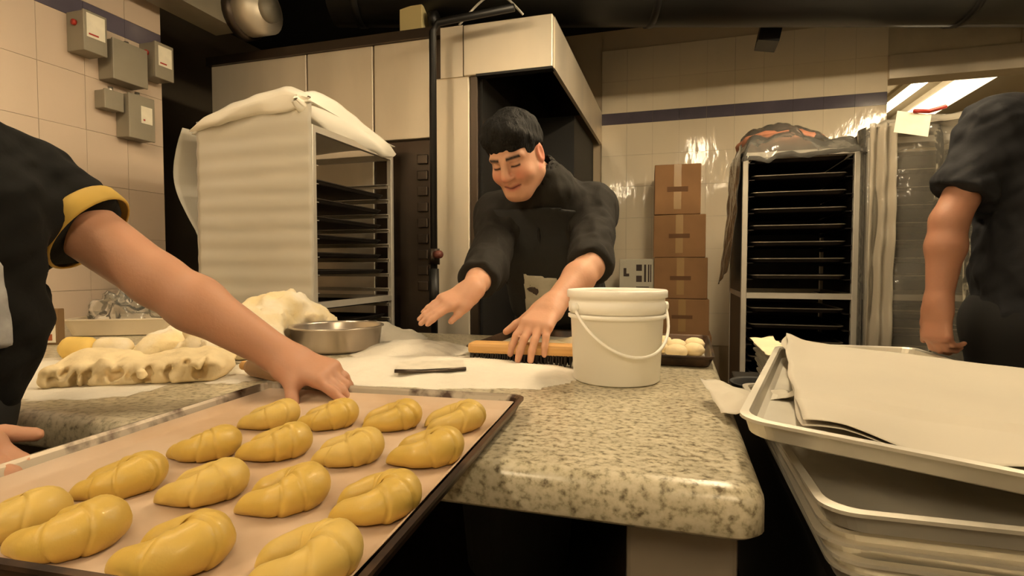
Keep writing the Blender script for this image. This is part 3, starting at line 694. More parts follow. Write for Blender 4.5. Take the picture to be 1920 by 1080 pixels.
F.box((-1.25, 1.4, TZ-.2), (1, 1, .2005), k=.004, sub=True)
field_obj('dough_body', F, M_dough_flour, o, tuple(o.location), it=1, disp=lambda V: dough_disp(.006, 52, 2)(V)*np.clip((V[:, 2:3]-TZ-.004)/.02, 0, 1))
# cut slab
o = thing('dough_slab', 'long cut slab of layered dough at the left front of the bench', 'dough', (-1.14, .90, TZ))
F = Field((-1.5, .66, TZ-.02), (-.8, 1.2, 1.0), .005)
R = Matrix.Rotation(math.radians(33), 3, 'Z'); Rn = np.array(R)
F.box((-1.135, .925, TZ+.024), (.165, .085, .026), Rn, .018, k=.01)
F.ell((-1.22, .90, TZ+.035), (.07, .06, .03), k=.03); F.ell((-1.05, .99, TZ+.03), (.08, .06, .03), k=.03)
rg = np.random.default_rng(8)
fwd = Rn@np.array([0, -1, 0]); sd = Rn@np.array([1, 0, 0]); c0 = np.array([-1.135, .925, TZ])
for i in range(34):
    p = c0+sd*rg.uniform(-.16, .155)+fwd*rg.uniform(.07, .095); p[2] += rg.uniform(.010, .046)
    F.ell(p, (.004+rg.uniform(0, .006), .022, .009+rg.uniform(0, .012)), Rn, .003, True)
for i in range(30):
    p = c0+sd*rg.uniform(-.17, .16)+fwd*rg.uniform(-.08, .1); p[2] += rg.uniform(.004, .05)
    F.ell(p, tuple(rg.uniform(.007, .018, 3)), Rn, .006)
F.box((-1.15, .9, TZ-.2), (1, 1, .2004), k=.003, sub=True)
field_obj('dough_body', F, M_dough, o, tuple(o.location), it=1, disp=lambda V: dough_disp(.0032, 60, 6)(V)*np.clip((V[:, 2:3]-TZ-.004)/.02, 0, 1))
def roll(name, label, x, y, L, r, rot, m):
    mb = MB(); pts = [((s-.5)*L, .004*math.sin(s*5), r*.9) for s in [i/16 for i in range(17)]]
    mb.tube(pts, [r*(.25+.75*math.sin(min(1, (i+.4)/4)*PI/2)*math.sin(min(1, (16.4-i)/4)*PI/2)) for i in range(17)], 16)
    o = mb.build(name, m); o.location = (x, y, TZ); o.rotation_euler = (0, 0, rot); setp(o, label, 'dough', 'small dough rolls'); return o
roll('dough_roll', 'small yellow dough roll near the leaning tin on the bench', -1.545, 1.07, .10, .032, .35, M_dough_y)
roll('dough_roll', 'small floured dough roll beside the white scraper', -1.46, 1.10, .11, .031, .3, M_dough_flour)
t = thing('dough_scraper', 'white plastic dough scraper lying by the small rolls', 'scraper', (-1.42, 1.19, TZ+.005), .5)
MB().box((-.07, -.045, .012), (.07, .045, .016), Matrix.Rotation(-.12, 4, 'X'), bev=.001).build('blade', M_white_plastic, t)
MB().tube([(-.07, .045, .012), (.07, .045, .012)], .006, 8).build('grip', M_white_plastic, t)
t = thing('bench_knife', 'steel bench knife half buried in the flour', 'scraper', (-.52, 1.10, TZ+.021), .42)
MB().box((-.075, -.002, 0), (.075, .085, .0025), Matrix.Rotation(.05, 4, 'X')).build('blade', mat('floured_blade', (214, 206, 190), .7, .1, var=.08, vscale=30), t)
MB().tube([(-.078, -.004, .001), (-.02, -.008, .0), (.03, -.006, .001), (.078, -.001, .002)], .0042, 8).build('edge_roll', M_steel_dark, t)
t = thing('rolling_pin', 'wooden rolling pin lying behind the tray rim', 'rolling pin', (-.83, .975, TZ+.0035), -.35)
MB().tube([(-.10, 0, .02), (-.08, 0, .021), (.08, 0, .021), (.10, 0, .02)], [.016, .021, .021, .016], 18).build('barrel', mat('pin_wood', (150, 116, 84), .6, var=.15, vscale=5, stretch=(.3, 4, 4)), t)
for s in (-1, 1): MB().tube([(s*.10, 0, .02), (s*.13, 0, .02), (s*.135, 0, .02)], [.009, .011, .006], 12).build('handle', M_wood, t)
t = thing('metal_bowl', 'low round metal bowl beside the dough mound', 'bowl', (-.985, 1.43, TZ+.002))
MB().lathe([(0, 0), (.115, 0), (.124, .008), (.132, .066), (.138, .068), (.138, .072), (.130, .072), (.128, .066), (.120, .010), (.11, .004), (0, .004)], 48).build('bowl_shell', mat('bowl_metal', (196, 184, 170), .3, .8, var=.1, vscale=6), t)
MB().lathe([(0, .04), (.10, .035), (.124, .028)], 40).build('flour_fill', M_flour, t)
t = thing('tin_box', 'small pale printed tin leaning by the wall on the bench', 'box', (-1.93, 1.25, TZ), .5)
MB().box((-.033, -.02, 0), (.033, .02, .115), bev=.003).build('tin_body', mat('tin_brown', (120, 92, 58), .5), t)
MB().box((-.027, -.0215, .008), (.027, -.0195, .107)).build('printed_face', M_label, t)
MB().box((-.018, -.0225, .015), (.018, -.021, .035)).box((-.006, -.0225, .045), (.008, -.021, .09)).build('printed_mark', mat('ink_red_brown', (160, 84, 46), .7), t)
t = thing('steel_pan', 'shallow steel pan by the left wall holding wrapped plastic', 'pan', (-1.97, 1.56, TZ+.001), .5)
pan_mesh(.36, .24, .062, .03, .02).build('pan_body', M_steel, t)
t = thing('plastic_wrap', 'crumpled clear plastic bag lying in the steel pan', 'plastic bag', (-1.99, 1.57, TZ+.012), .5)
def f(u, v):
    a = u*2*PI; b = v*PI/2; r = 1+.35*nz(math.cos(a)*3, math.sin(a)*3, v*4, 1); 
    return (.13*math.cos(a)*math.cos(b)*r, .09*math.sin(a)*math.cos(b)*r, .01+.13*math.sin(b)*(1+.5*nz(math.cos(a)*2, math.sin(a)*2, v*3, 1.5)))
solid(MB().grid(f, 48, 18).build('film', M_film, t), .001)
# bucket
t = thing('plastic_bucket', 'white plastic bucket with bail handle on the granite bench', 'bucket', (-.128, 1.225, TZ))
MB().lathe([(0, .001), (.090, .001), (.094, .004), (.101, .15), (.1055, .152), (.1055, .172), (.1035, .174), (.1035, .182), (.109, .184), (.109, .198), (.107, .200), (.101, .200), (.100, .195), (.092, .01), (0, .008)], 64).build('bucket_body', M_white_plastic, t)
MB().lathe([(.103, .138), (.1065, .140), (.1065, .146), (.103, .148)], 64).build('rim_band', M_white_plastic, t)
hp = []
va = math.radians(-58)
for i in range(25):
    s = -1+2*i/24; a = va+s*1.38; hp.append((.1105*math.cos(a), .1105*math.sin(a), .163-.098*math.cos(s*PI/2)**.9))
MB().tube(hp, .0034, 8).build('bail_handle', M_white_plastic, t)
for s in (-1, 1):
    a = va+s*1.38; MB().tube([(.103*math.cos(a), .103*math.sin(a), .163), (.115*math.cos(a), .115*math.sin(a), .163)], .010, 12).build('handle_lug', M_white_plastic, t)
# bench brush
t = thing('bench_brush', 'long wooden bench brush under the baker\'s hand', 'brush', (-.36, 1.325, TZ+.012), .06)
MB().box((-.15, -.028, .018), (.17, .028, .046), bev=.009).build('brush_block', M_wood, t)
mb = MB(); rr = random.Random(3)
for i in range(46):
    for j in range(5):
        x = -.14+i*.0064+rr.uniform(-.002, .002); y = -.022+j*.011; mb.tube([(x, y, .02), (x+rr.uniform(-.004, .004), y-.005 if j == 0 else y, -.004+rr.uniform(-.003, .003))], [.0028, .0016], 4, False)
b_ = mb.build('bristles', M_bristle, t); b_['kind'] = 'stuff'
# back tray with dough
bt = thing('baking_tray', 'dark tray with dough pieces at the back of the bench', 'tray', (-.235, 1.645, TZ+.001), -.02)
o = pan_mesh(.66, .46, .028, .02, .012).build('tray_pan', M_traybrown, bt)
def f(u, v):
    x = (u-.5)*.62; y = (v-.5)*.42; return (x, y, .0055+.002*nz(x, y, 0, 8))
pl = thing('tray_parchment', 'parchment sheet lining the tray at the back of the bench', 'parchment', (-.235, 1.645, TZ+.001), -.02)
solid(MB().grid(f, 24, 18).build('parchment_sheet', M_paper, pl), .0006, 1)
for i, (x, y) in enumerate(((.0, 1.52), (.045, 1.56), (.0, 1.63), (.05, 1.68), (-.04, 1.70), (-.05, 1.58))):
    mb = MB(); mb.lathe([(.0001, 0), (.02, .0005), (.028, .008), (.029, .017), (.022, .028), (.01, .033), (.0001, .034)], 20)
    for q, v in enumerate(mb.v): mb.v[q] = (v[0]*(1+.15*nz(v[1]*20, i)), v[1]*(1+.12*nz(v[0]*20, i+4)), v[2])
    o = mb.build('dough_ball', M_dough); o.location = (x, y, TZ+.0095)
    setp(o, 'pale round dough ball on the back tray, '+['nearest the bucket on the front edge', 'at the front right corner', 'second of the middle pair, left', 'second of the middle pair, right', 'at the back left of the group', 'at the left of the group'][i], 'dough', 'dough balls on the back tray')
for i, (x, y, r) in enumerate(((-.40, 1.60, .1), (-.27, 1.70, -.2))):
    o = heap('dough_sheet', 'flat floured sheet of dough on the back tray, '+('left piece' if i == 0 else 'piece behind the hand'), 'dough', x, y, .12, .075, .02, M_dough_flour, 20+i, r, .12, .12, 40, None, z0=TZ+.0092)

# ------------------------------------------------------------------ pans piled on the cart at the right
ct = thing('pan_cart', 'dark low cart carrying the piled sheet pans', 'cart', (.47, 1.34, 0))
MB().box((-.29, -.69, .728), (.25, .66, .753), bev=.004).build('cart_top', M_black, ct)
for sx in (-.26, .22):
    for sy in (-.66, .63):
        MB().box((sx-.015, sy-.015, .06), (sx+.015, sy+.015, .728)).build('leg', M_black, ct)
MB().box((-.28, -.68, .2), (.24, .65, .22)).build('lower_shelf', M_black, ct)
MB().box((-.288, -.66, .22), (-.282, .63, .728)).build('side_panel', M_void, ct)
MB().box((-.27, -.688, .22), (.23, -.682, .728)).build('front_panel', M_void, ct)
pmA = pan_mesh(.46, .66, .027, .034, .012, 6, .010).mesh('sheet_pan'); pmA.materials.append(M_pan_alu)
def put_pan(loc, rot, label, group='bright sheet pans piled on the cart'):
    o = bpy.data.objects.new('sheet_pan', pmA); COL.objects.link(o); o.location = loc; o.rotation_euler = rot; setp(o, label, 'pan', group); return o
base = .754
for i, (x, y, r, dz) in enumerate(((.395, .985, .0, 0), (.388, .982, .012, .0155), (.385, .985, -.01, .031), (.383, .987, .005, .0465))):
    put_pan((x, y, base+dz), (0, 0, r), 'bright aluminium sheet pan in the front pile, '+['bottom of the nest', 'second of the nest from below', 'third of the nest from below', 'uppermost of the tight nest'][i])
put_pan((.372, .968, .8285), (0, 0, .02), 'bright aluminium sheet pan lying loose under the tilted one')
for i in range(6):
    put_pan((.47+.004*(i % 2), 1.62, base+i*.0165), (0, 0, .01*(i-3)), 'aluminium sheet pan in the rear pile by the man in navy, '+['bottom one', 'second from below', 'third from below', 'fourth from below', 'fifth from below', 'uppermost one'][i], 'pans in the rear pile')
TPR = (math.radians(.77), math.radians(4.39), math.radians(-12.75))
Rm = (Matrix.Rotation(TPR[2], 3, 'Z')@Matrix.Rotation(TPR[1], 3, 'Y')@Matrix.Rotation(TPR[0], 3, 'X'))
tp_loc = Vector((.073, .734, .921))-Rm@Vector((-.23, -.33, .027))
put_pan(tp_loc, TPR, 'tilted aluminium sheet pan on top of the front pile holding parchment')
pp = thing('parchment_stack', 'large white parchment sheets lying in the tilted top pan', 'parchment', tp_loc, TPR)
def ppf(dz, seed, wid):
    def f(u, v):
        e0 = .055*(1-v)**1.3+.012*nz(v*4, seed); x = -.212+e0+u*(.50-e0); y = -.300+v*.645+.010*nz(u*5, seed)*(1-v)
        z = .0285+dz+.010*nz(x, y, seed, 6)*.6+.016*max(0, v-.5)-.02*max(0, .1-u)*(1-v)*6*.3+.012*math.exp(-((u)/.05)**2)*v
        if v < .22: z += .010*math.sin(u*11+1)*(.22-v)/.22-.008
        return (x, y, max(z, .012+dz))
    return f
solid(MB().grid(ppf(.006, 3, 1), 50, 60).build('top_sheet', M_paper, pp), .0008)
solid(MB().grid(ppf(0, 8, 1), 50, 60).build('lower_sheet', M_paper, pp), .0008)
t = thing('parchment_scrap', 'yellowed parchment crumpled in the rear pan pile', 'parchment', (.27, 1.76, .862))
def f(u, v):
    x = (u-.5)*.07; y = (v-.5)*.3; return (x-.01*v, y, .006+.02*abs(nz(x, y, 2, 12))+.012*v)
solid(MB().grid(f, 16, 24).build('scrap_sheet', mat('parchment_yellow', (236, 222, 184), .7, var=.06, vscale=8), t), .0008)
t = thing('crumpled_paper', 'crumpled white paper poking out beside the bench corner', 'paper', (.118, 1.02, .862), .2)
def f(u, v):
    x = (u-.5)*.12; y = (v-.5)*.16; return (x, y, .004+.045*u*(1-v)+.02*abs(nz(x, y, 6, 22))+.03*v*(1-u))
solid(MB().grid(f, 14, 16).build('paper_sheet', M_paper, t), .0008)
t = thing('black_bowl', 'small black bowl behind the pan pile', 'bowl', (.185, 1.37, .754))
MB().lathe([(0, 0), (.035, 0), (.052, .03), (.062, .085), (.066, .087), (.064, .09), (.058, .086), (.047, .03), (.03, .006), (0, .005)], 32).build('bowl_shell', M_rubber, t)
# ------------------------------------------------------------------ people
def nrmv(v): v = np.array(v, float); return v/np.linalg.norm(v)
SKIN = lin((200, 152, 124)); SKIN_D = lin((188, 130, 102))
def add_hand(F, wr, d, n, left, curl, thumb, scale=1.0, spread=.10, thumbcurl=.25):
    d = nrmv(d); n = np.array(n, float); n = nrmv(n-d*(n@d)); s = np.cross(d, n)*(1 if left else -1)   # s: towards the thumb
    wr = np.array(wr, float); q = scale
    P = lambda a, b, c: wr+(d*a+s*b+n*c)*q
    for (b, r0, r1) in ((.026, .0155, .0145), (.009, .017, .0155), (-.009, .017, .015), (-.026, .0155, .0135)):
        F.cone(P(.012, b*.72, 0), P(.088, b*1.1, .002), r0*q, r1*q, .012)
    F.cone(P(-.01, .010, 0), P(.02, .016, 0), .024*q, .022*q, .02); F.cone(P(-.01, -.010, 0), P(.02, -.014, 0), .023*q, .021*q, .02)
    F.cone(P(.02, .026, -.008), P(.052, .040, -.012), .020*q, .016*q, .014)
    Ls = ((.042, .025, .021), (.046, .029, .022), (.042, .027, .022), (.033, .021, .020)); rs = (.0092, .0096, .0092, .0082)
    for i, b in enumerate((.029, .010, -.010, -.0285)):
        p = P(.088-.006*(i == 3)-.003*(i == 0), b, .001); ang = (1.5-i)*spread; c = curl[i] if isinstance(curl, (list, tuple)) else curl
        cum = 0
        for k, L in enumerate(Ls[i]):
            cum += c*(.75, 1.0, .6)[k]
            dr = (d*math.cos(ang)+s*math.sin(ang))*math.cos(cum)-n*math.sin(cum)
            p2 = p+dr*L*q; r = rs[i]*q; F.cone(p, p2, r*(1.08, 1.0, .95)[k], r*(1.0, .95, .82)[k], .004 if k else .008); p = p2
    p = P(.045, .040, -.012); td = nrmv(d*thumb[0]+s*thumb[1]+n*thumb[2]); t2 = nrmv(td+d*thumbcurl*1.2-n*thumbcurl*.3)
    p2 = p+td*.036*q; F.cone(p, p2, .013*q, .0115*q, .010); F.cone(p2, p2+t2*.030*q, .0112*q, .0088*q, .004)
def head_fn(hc, B):
    """local -> world; B columns: person's left, forward, up"""
    hc = np.array(hc, float); B = np.array(B, float)
    return (lambda x, y, z: hc+B@np.array([x, y, z])), (lambda V: (V-hc)@B)
def add_head(F, hc, B):
    P, _ = head_fn(hc, B)
    F.ell(P(0, -.012, .035), (.074, .094, .088), B, .02); F.ell(P(0, .026, -.028), (.068, .062, .083), B, .03)
    F.cone(P(-.013, .063, -.096), P(.013, .063, -.096), .021, k=.03)
    for s in (-1, 1):
        F.cone(P(s*.056, .004, -.058), P(s*.018, .056, -.094), .023, .023, .03)
        F.ell(P(s*.039, .060, -.034), (.027, .026, .025), B, .02)
        F.cone(P(s*.014, .083, .022), P(s*.050, .064, .022), .009, .008, .012)
        F.ell(P(s*.031, .094, .004), (.016, .014, .011), B, .010, True)
        F.ell(P(s*.031, .0715, .002), (.0150, .0145, .0125), B, .004)
        F.ell(P(s*.0775, -.010, -.006), (.009, .019, .033), B, .008)
        F.ell(P(s*.0845, -.004, -.004), (.005, .010, .020), B, .005, True)
        F.ell(P(s*.0115, .094, -.034), (.0085, .010, .0075), B, .006)
        F.ell(P(s*.007, .100, -.043), (.0035, .004, .0035), B, .003, True)
    F.cone(P(0, .086, .014), P(0, .107, -.028), .009, .0135, .010)
    F.cone(P(-.024, .077, -.061), P(0, .087, -.0625), .005, .0072, .006); F.cone(P(.024, .077, -.061), P(0, .087, -.0625), .005, .0072, .006)
    F.cone(P(-.014, .081, -.075), P(.014, .081, -.075), .0075, .0075, .008)
    F.cone(P(-.028, .082, -.0640), P(0, .0905, -.0695), .0022, .0026, .004, True); F.cone(P(.028, .082, -.0640), P(0, .0905, -.0695), .0022, .0026, .004, True)
def face_col(V, inv, sk):
    q = inv(V); x = np.abs(q[:, 0]); y = q[:, 1]; z = q[:, 2]; c = np.tile(np.array(sk, float), (len(V), 1))
    def mix(m, col):
        m = np.clip(m, 0, 1)[:, None]; c[:] = c*(1-m)+np.array(col)*m
    fr = y > .045
    g = lambda a, b, w: np.exp(-((a-b)/w)**2)
    mix(fr*.45*g(x, .04, .022)*g(z, -.03, .022), lin((214, 120, 96))); mix(fr*.4*g(x, 0, .012)*g(z, -.03, .012), lin((208, 118, 96)))
    zm = -.0695+.2*x; mix(fr*g(z, zm, .0085)*np.clip((.029-x)/.006, 0, 1)*.8, lin((168, 84, 72)))
    mix(fr*(x < .030)*g(z, zm, .0022)*.9, lin((80, 34, 28)))
    mix(fr*(x > .012)*(x < .052)*g(z, .0235-.10*np.maximum(x-.036, 0), .0045)*1.3, lin((34, 24, 19)))
    mix(fr*(x > .017)*(x < .046)*g(z, -.0035+.05*np.abs(x-.031), .0030)*1.2, lin((38, 22, 17)))
    mix(fr*(x > .017)*(x < .047)*g(z, .010, .0035)*.35, lin((120, 76, 58)))
    mix((x > .074)*(np.abs(z+.004) < .045)*.4, lin((214, 110, 96)))
    return c
def torso(F, J, e, side, k=.05, lower=True):
    side = np.array(side, float); ch, wa, pe, ne = [np.array(J[q], float) for q in ('chest', 'waist', 'pel', 'neck')]
    for s in (-1, 1):
        F.cone(ch+side*s*.075, wa+side*s*.055, .108+e, .098+e, k); F.cone(wa+side*s*.055, pe+side*s*.065, .098+e, .108+e, k)
        F.cone(ne-np.array([0, 0, .02]), np.array(J['sh'+('L' if s > 0 else 'R')]), .052+e, .058+e, k)
        F.cone(ch+side*s*.085, np.array(J['sh'+('L' if s > 0 else 'R')]), .088+e, .062+e, k)
    F.cone(ch, ne, .10+e, .06+e, k)
def bounds(J, keys, pad):
    P = np.array([J[k] for k in keys]); return P.min(0)-pad, P.max(0)+pad
def lerp(a, b, t): return np.array(a)*(1-t)+np.array(b)*t
def person(label, J, side, B, hands, vox, shirt_m, sleeve, skin, sleeve_r=(.062, .056, .052), hairmat=None, arm_k=1.0, body_keys=None, loc=None, cloth='shirt', coll=True, wseed=1, collar=.03):
    root = thing('person', label, 'person', loc); org = tuple(loc)
    # skin: head, neck, arms and hands grow out of one slim trunk
    keys = ['head', 'neck', 'chest', 'waist', 'shL', 'elL', 'wrL', 'shR', 'elR', 'wrR', 'tipL', 'tipR']
    lo, hi = bounds(J, keys, .0); lo -= np.array([.09, .09, .05]); hi += np.array([.09, .09, .15])
    F = Field(lo, hi, vox)
    torso(F, J, -.03, side)
    P, inv = head_fn(J['head'], B)
    F.cone(P(0, -.025, -.045), np.array(J['neck']), .052, .056, .03); add_head(F, J['head'], B)
    for s in 'LR':
        F.cone(J['sh'+s], J['el'+s], .052*arm_k, .043*arm_k, .03)
        m = lerp(J['el'+s], J['wr'+s], .3); F.cone(J['el'+s], m, .042*arm_k, .0455*arm_k, .02); F.cone(m, J['wr'+s], .0455*arm_k, .029*arm_k, .02)
        add_hand(F, J['wr'+s], left=(s == 'L'), **hands[s])
    body = field_obj('body', F, M_skin, root, org, lambda V: face_col(V, inv, skin), it=1)
    # shirt
    lo, hi = bounds(J, ['neck', 'chest', 'waist', 'pel', 'shL', 'shR', 'elL', 'elR'], .19)
    G = Field(lo, hi, .0075); torso(G, J, .012, side); T = G.copy()
    for s in 'LR':
        t = sleeve[s]
        a, b, c = np.array(J['sh'+s]), np.array(J['el'+s]), np.array(J['wr'+s])
        if t <= 1: G.cone(a, lerp(a, b, t), sleeve_r[0], sleeve_r[0]*(1-t)+sleeve_r[1]*t+.004, .04)
        else: G.cone(a, b, sleeve_r[0], sleeve_r[1], .04); G.cone(b, lerp(b, c, t-1), sleeve_r[1], sleeve_r[2], .03)
    # flat hems: cut the round sleeve end
    for s in 'LR':
        t = sleeve[s]; a, b, c = np.array(J['sh'+s]), np.array(J['el'+s]), np.array(J['wr'+s])
        p, dr = (lerp(a, b, t), nrmv(b-a)) if t <= 1 else (lerp(b, c, t-1), nrmv(c-b))
        z = dr; x = nrmv(np.cross(z, [0.3, .2, 1])); y = np.cross(z, x); Rb = np.stack([x, y, z], 1)
        G.box(p+dr*.075, (.10, .10, .068), Rb, .0, .006, True)
    if coll:
        ne = np.array(J['neck']); up = nrmv(np.array(J['head'])-ne+np.array([0, 0, .02])); G.cone(ne-up*.01, ne+up*collar, .070, .066, .02)
        G.cone(ne+up*.02, ne+up*.16, .057, .057, .004, True)
    def wr(V): return wob(V, 22, .005, wseed)+wob(V, 55, .0032, wseed+1)+wob(V*np.array([1, 1, .4]), 90, .0016, wseed+2)
    field_obj(cloth, G, shirt_m, root, org, it=1, disp=wr)
    # trousers and shoes
    pe = np.array(J['pel'], float); fx = np.array(J['foot']); sd = np.array(side)
    Hh = Field(np.minimum(pe, fx)-np.array([.3, .34, pe[2]+.02]), np.maximum(pe, fx)+np.array([.3, .34, .12]), .014)
    fw = nrmv([-(side[1]), side[0], 0])*(-1)
    for s in (-1, 1):
        h_ = pe+sd*s*.085; kn = lerp(h_, fx+sd*s*.1, .5)+fw*.02; kn[2] = .48; an = fx+sd*s*.1; an[2] = .09
        Hh.cone(h_, kn, .10, .072, .03); Hh.cone(kn, an, .072, .062, .03)
    Hh.cone(pe+sd*.07, pe-sd*.07, .12, k=.04); Hh.cone(pe+np.array([0, 0, .05]), pe+np.array([0, 0, .08]), .13, k=.04)
    field_obj('trousers', Hh, M_pants, root, org, it=2)
    for s in (-1, 1):
        an = fx+sd*s*.1; an[2] = .0; Sx = Field(an-np.array([.22, .22, .02]), an+np.array([.22, .22, .16]), .009)
        Sx.cone(an+fw*.0+np.array([0, 0, .05]), an+fw*.15+np.array([0, 0, .035]), .045, .036, .02); Sx.cone(an-fw*.04+np.array([0, 0, .04]), an+np.array([0, 0, .09]), .04, .042, .02)
        Sx.box(an-np.array([0, 0, .2]), (.3, .3, .202), None, 0, .003, True); field_obj('shoe', Sx, M_rubber, root, org)
    # hair
    K = Field(np.array(J['head'])-.17, np.array(J['head'])+.17, .004 if vox < .0042 else .006)
    K.ell(P(0, -.020, .047), (.086, .104, .094), B, .01); K.cone(P(-.03, .035, .098), P(.03, .045, .094), .032, .03, .03); K.cone(P(-.045, .045, .075), P(.045, .045, .075), .026, .026, .02)
    K.ell(P(0, .026, -.05), (.058, .09, .085), B, .004, True)
    K.box(P(0, .13, -.075), (.15, .085, .112), B, .0, .006, True)      # open face below the fringe
    K.box(P(0, .09, -.10), (.15, .13, .106), B, 0, .012, True)         # sides shaved short above the ears
    K.box(P(0, -.1, -.16), (.15, .3, .108), B, 0, .012, True)
    field_obj('hair', K, M_hair, root, org, it=1, disp=lambda V: wob(V, 70, .0022, 9)+wob(V, 170, .0012, 10))
    return root, G, T
def basis(fwd, up):
    f_ = nrmv(fwd); u_ = np.array(up, float); u_ = nrmv(u_-f_*(u_@f_)); l_ = np.cross(u_, f_)   # person's left
    return np.stack([l_, f_, u_], 1)
CR, CT, CU = np.array([.957, .289, 0]), np.array([.289, -.957, .0]), np.array([0, 0, 1.])
# the baker leaning over the bench
psi, pt_ = math.radians(27), math.radians(33)
fl = CT*math.cos(psi)-CR*math.sin(psi); fwd = fl*math.cos(pt_)-CU*math.sin(pt_); up = CU*math.cos(pt_)+fl*math.sin(pt_); up = up-CR*.10
B2 = basis(fwd, up)
J2 = dict(head=(-.483, 1.645, 1.454), neck=(-.398, 1.772, 1.362), chest=(-.43, 1.87, 1.21), waist=(-.43, 2.02, 1.0), pel=(-.43, 2.13, .90), foot=(-.43, 2.2, 0),
          shR=(-.585, 1.79, 1.275), elR=(-.55, 1.56, 1.105), wrR=(-.527, 1.372, 1.048), tipR=(-.62, 1.22, .96),
          shL=(-.272, 1.86, 1.30), elL=(-.247, 1.60, 1.11), wrL=(-.318, 1.41, 1.004), tipL=(-.37, 1.26, .86))
hands2 = {'R': dict(d=(-.105, -.105, -.066), n=(.12, -.48, .86), curl=.14, thumb=(.95, .14, -.30), spread=.0, scale=.9),
          'L': dict(d=(-.18, -.80, -.40), n=(.05, -.42, .85), curl=[.44, .40, .40, .44], thumb=(.55, .75, -.40), spread=.12, scale=1.07)}
p2, G2, T2 = person('baker in a black jacket and apron leaning over the bench, reaching for the brush', J2, (.93, .25, 0), B2, hands2, .0034, M_jacket, {'L': .98, 'R': 1.55}, SKIN, (.066, .062, .058), loc=(-.43, 2.16, 0), cloth='jacket', arm_k=.98, collar=.07)
# apron bib and printed patch: offset skins of the jacket front
def front_skin(src, off, c, e, Rb, name, m, parent, org, inner=None):
    A = src.copy(); A.S = np.maximum(A.S-off, A.boxd(A.full(), np.array(c, float), e, Rb, .004)); return field_obj(name, A, m, parent, org, it=1)
org2 = tuple(p2.location)
Rt = np.array(Matrix.Rotation(math.radians(-8), 3, 'X'))
front_skin(T2, .010, (-.45, 1.80, 1.02), (.145, .16, .26), Rt, 'apron', M_apron, p2, org2)
patch = front_skin(T2, .0135, (-.455, 1.80, 1.005), (.056, .16, .075), np.array(Matrix.Rotation(math.radians(8), 3, 'Y')), 'apron_print', M_patch, p2, org2)
front_skin(T2, .016, (-.475, 1.80, 1.03), (.020, .16, .014), np.array(Matrix.Rotation(math.radians(35), 3, 'Y')), 'print_stroke', M_ink, patch, org2)
front_skin(T2, .016, (-.45, 1.80, .975), (.018, .16, .02), np.array(Matrix.Rotation(math.radians(15), 3, 'Y')), 'print_stroke', mat('ink_brown', (120, 92, 70), .8), patch, org2)
front_skin(T2, .017, (-.43, 1.78, 1.21), (.0055, .16, .028), None, 'zip_pull', M_black, p2, org2)
# the man at the left carrying the croissant tray
B1 = basis((.75, .25, -.6), (.6, .1, .8))
J1 = dict(head=(-1.03, .46, 1.54), neck=(-1.075, .49, 1.365), chest=(-1.075, .50, 1.175), waist=(-1.055, .48, 1.0), pel=(-1.08, .44, .90), foot=(-1.12, .40, 0),
          shL=(-1.11, .69, 1.25), elL=(-.915, .775, 1.085), wrL=(-.708, .858, .938), tipL=(-.5, .92, .85),
          shR=(-1.10, .30, 1.245), elR=(-1.0, .26, 1.02), wrR=(-.835, .375, .925), tipR=(-.66, .45, .85))
hands1 = {'L': dict(d=(.86, .10, -.28), n=(.25, -.25, .9), curl=[.24, .42, .5, .55], thumb=(.66, .75, -.40), spread=.06, scale=1.0, thumbcurl=.15),
          'R': dict(d=(.88, .28, -.28), n=(.25, -.1, .95), curl=[.5, .55, .6, .6], thumb=(.75, .5, .1), spread=.05, scale=1.0)}
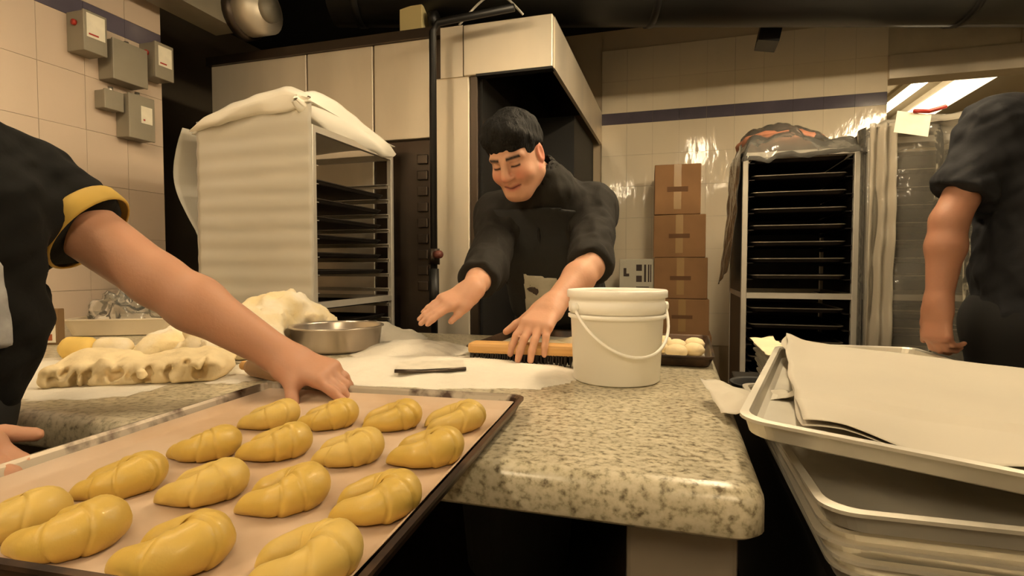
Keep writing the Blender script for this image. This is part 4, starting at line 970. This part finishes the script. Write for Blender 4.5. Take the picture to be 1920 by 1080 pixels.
p1, G1, T1 = person('man in a black t-shirt with yellow sleeve trim holding the croissant tray', J1, (-.1, .99, 0), B1, hands1, .0042, M_shirt, {'L': .45, 'R': .42}, lin((180, 134, 108)), (.078, .064, .06), loc=(-1.12, .42, 0), arm_k=1.1, wseed=5)
a, b = np.array(J1['shL']), np.array(J1['elL']); dr = nrmv(b-a); hem = lerp(a, b, .45)
def ring(p, d, L, r0, r1, name, m, parent, org):
    p = np.array(p)-np.array(org); pts = [p+d*L*t for t in (0, .1, .5, .9, 1)]
    return solid(MB().tube([tuple(q) for q in pts], [r0-.003, r0, (r0+r1)/2+.0005, r1, r1-.003], 36, False).build(name, m, parent), .003)
ring(hem-dr*.024, dr, .034, .0835, .0815, 'yellow_trim', M_yellow, p1, tuple(p1.location))
A = T1.copy(); A.S = np.maximum(A.S-.004, A.boxd(A.full(), np.array((-1.0, .515, 1.06)), (.2, .045, .07), None, .003)); field_obj('chest_print', A, M_print, p1, tuple(p1.location))
# the man in navy at the right, seen from behind
B3 = basis((.25, .95, -.1), (0, 0, 1))
J3 = dict(head=(1.05, 1.93, 1.74), neck=(1.04, 1.89, 1.57), chest=(1.0, 1.89, 1.37), waist=(.985, 1.89, 1.12), pel=(.98, 1.90, .95), foot=(1.03, 1.92, 0),
          shL=(.84, 1.85, 1.495), elL=(.715, 1.80, 1.235), wrL=(.690, 1.785, 1.005), tipL=(.68, 1.75, .86),
          shR=(1.23, 1.90, 1.49), elR=(1.30, 1.93, 1.22), wrR=(1.28, 2.05, 1.0), tipR=(1.25, 2.15, .88))
hands3 = {'L': dict(d=(-.03, -.08, -1), n=(-.85, -.5, 0), curl=[.75, .8, .85, .85], thumb=(.8, .4, -.3), spread=.02, scale=1.0),
          'R': dict(d=(-.1, .5, -.9), n=(.9, 0, 0), curl=.5, thumb=(.8, .4, -.3), spread=.05, scale=1.0)}
p3, G3, T3 = person('man in a navy t-shirt standing with his back turned at the right', J3, (-.98, -.15, 0), B3, hands3, .0045, M_navy, {'L': .70, 'R': .70}, lin((158, 112, 88)), (.074, .068, .06), loc=(1.03, 1.9, 0), arm_k=1.0, wseed=7)
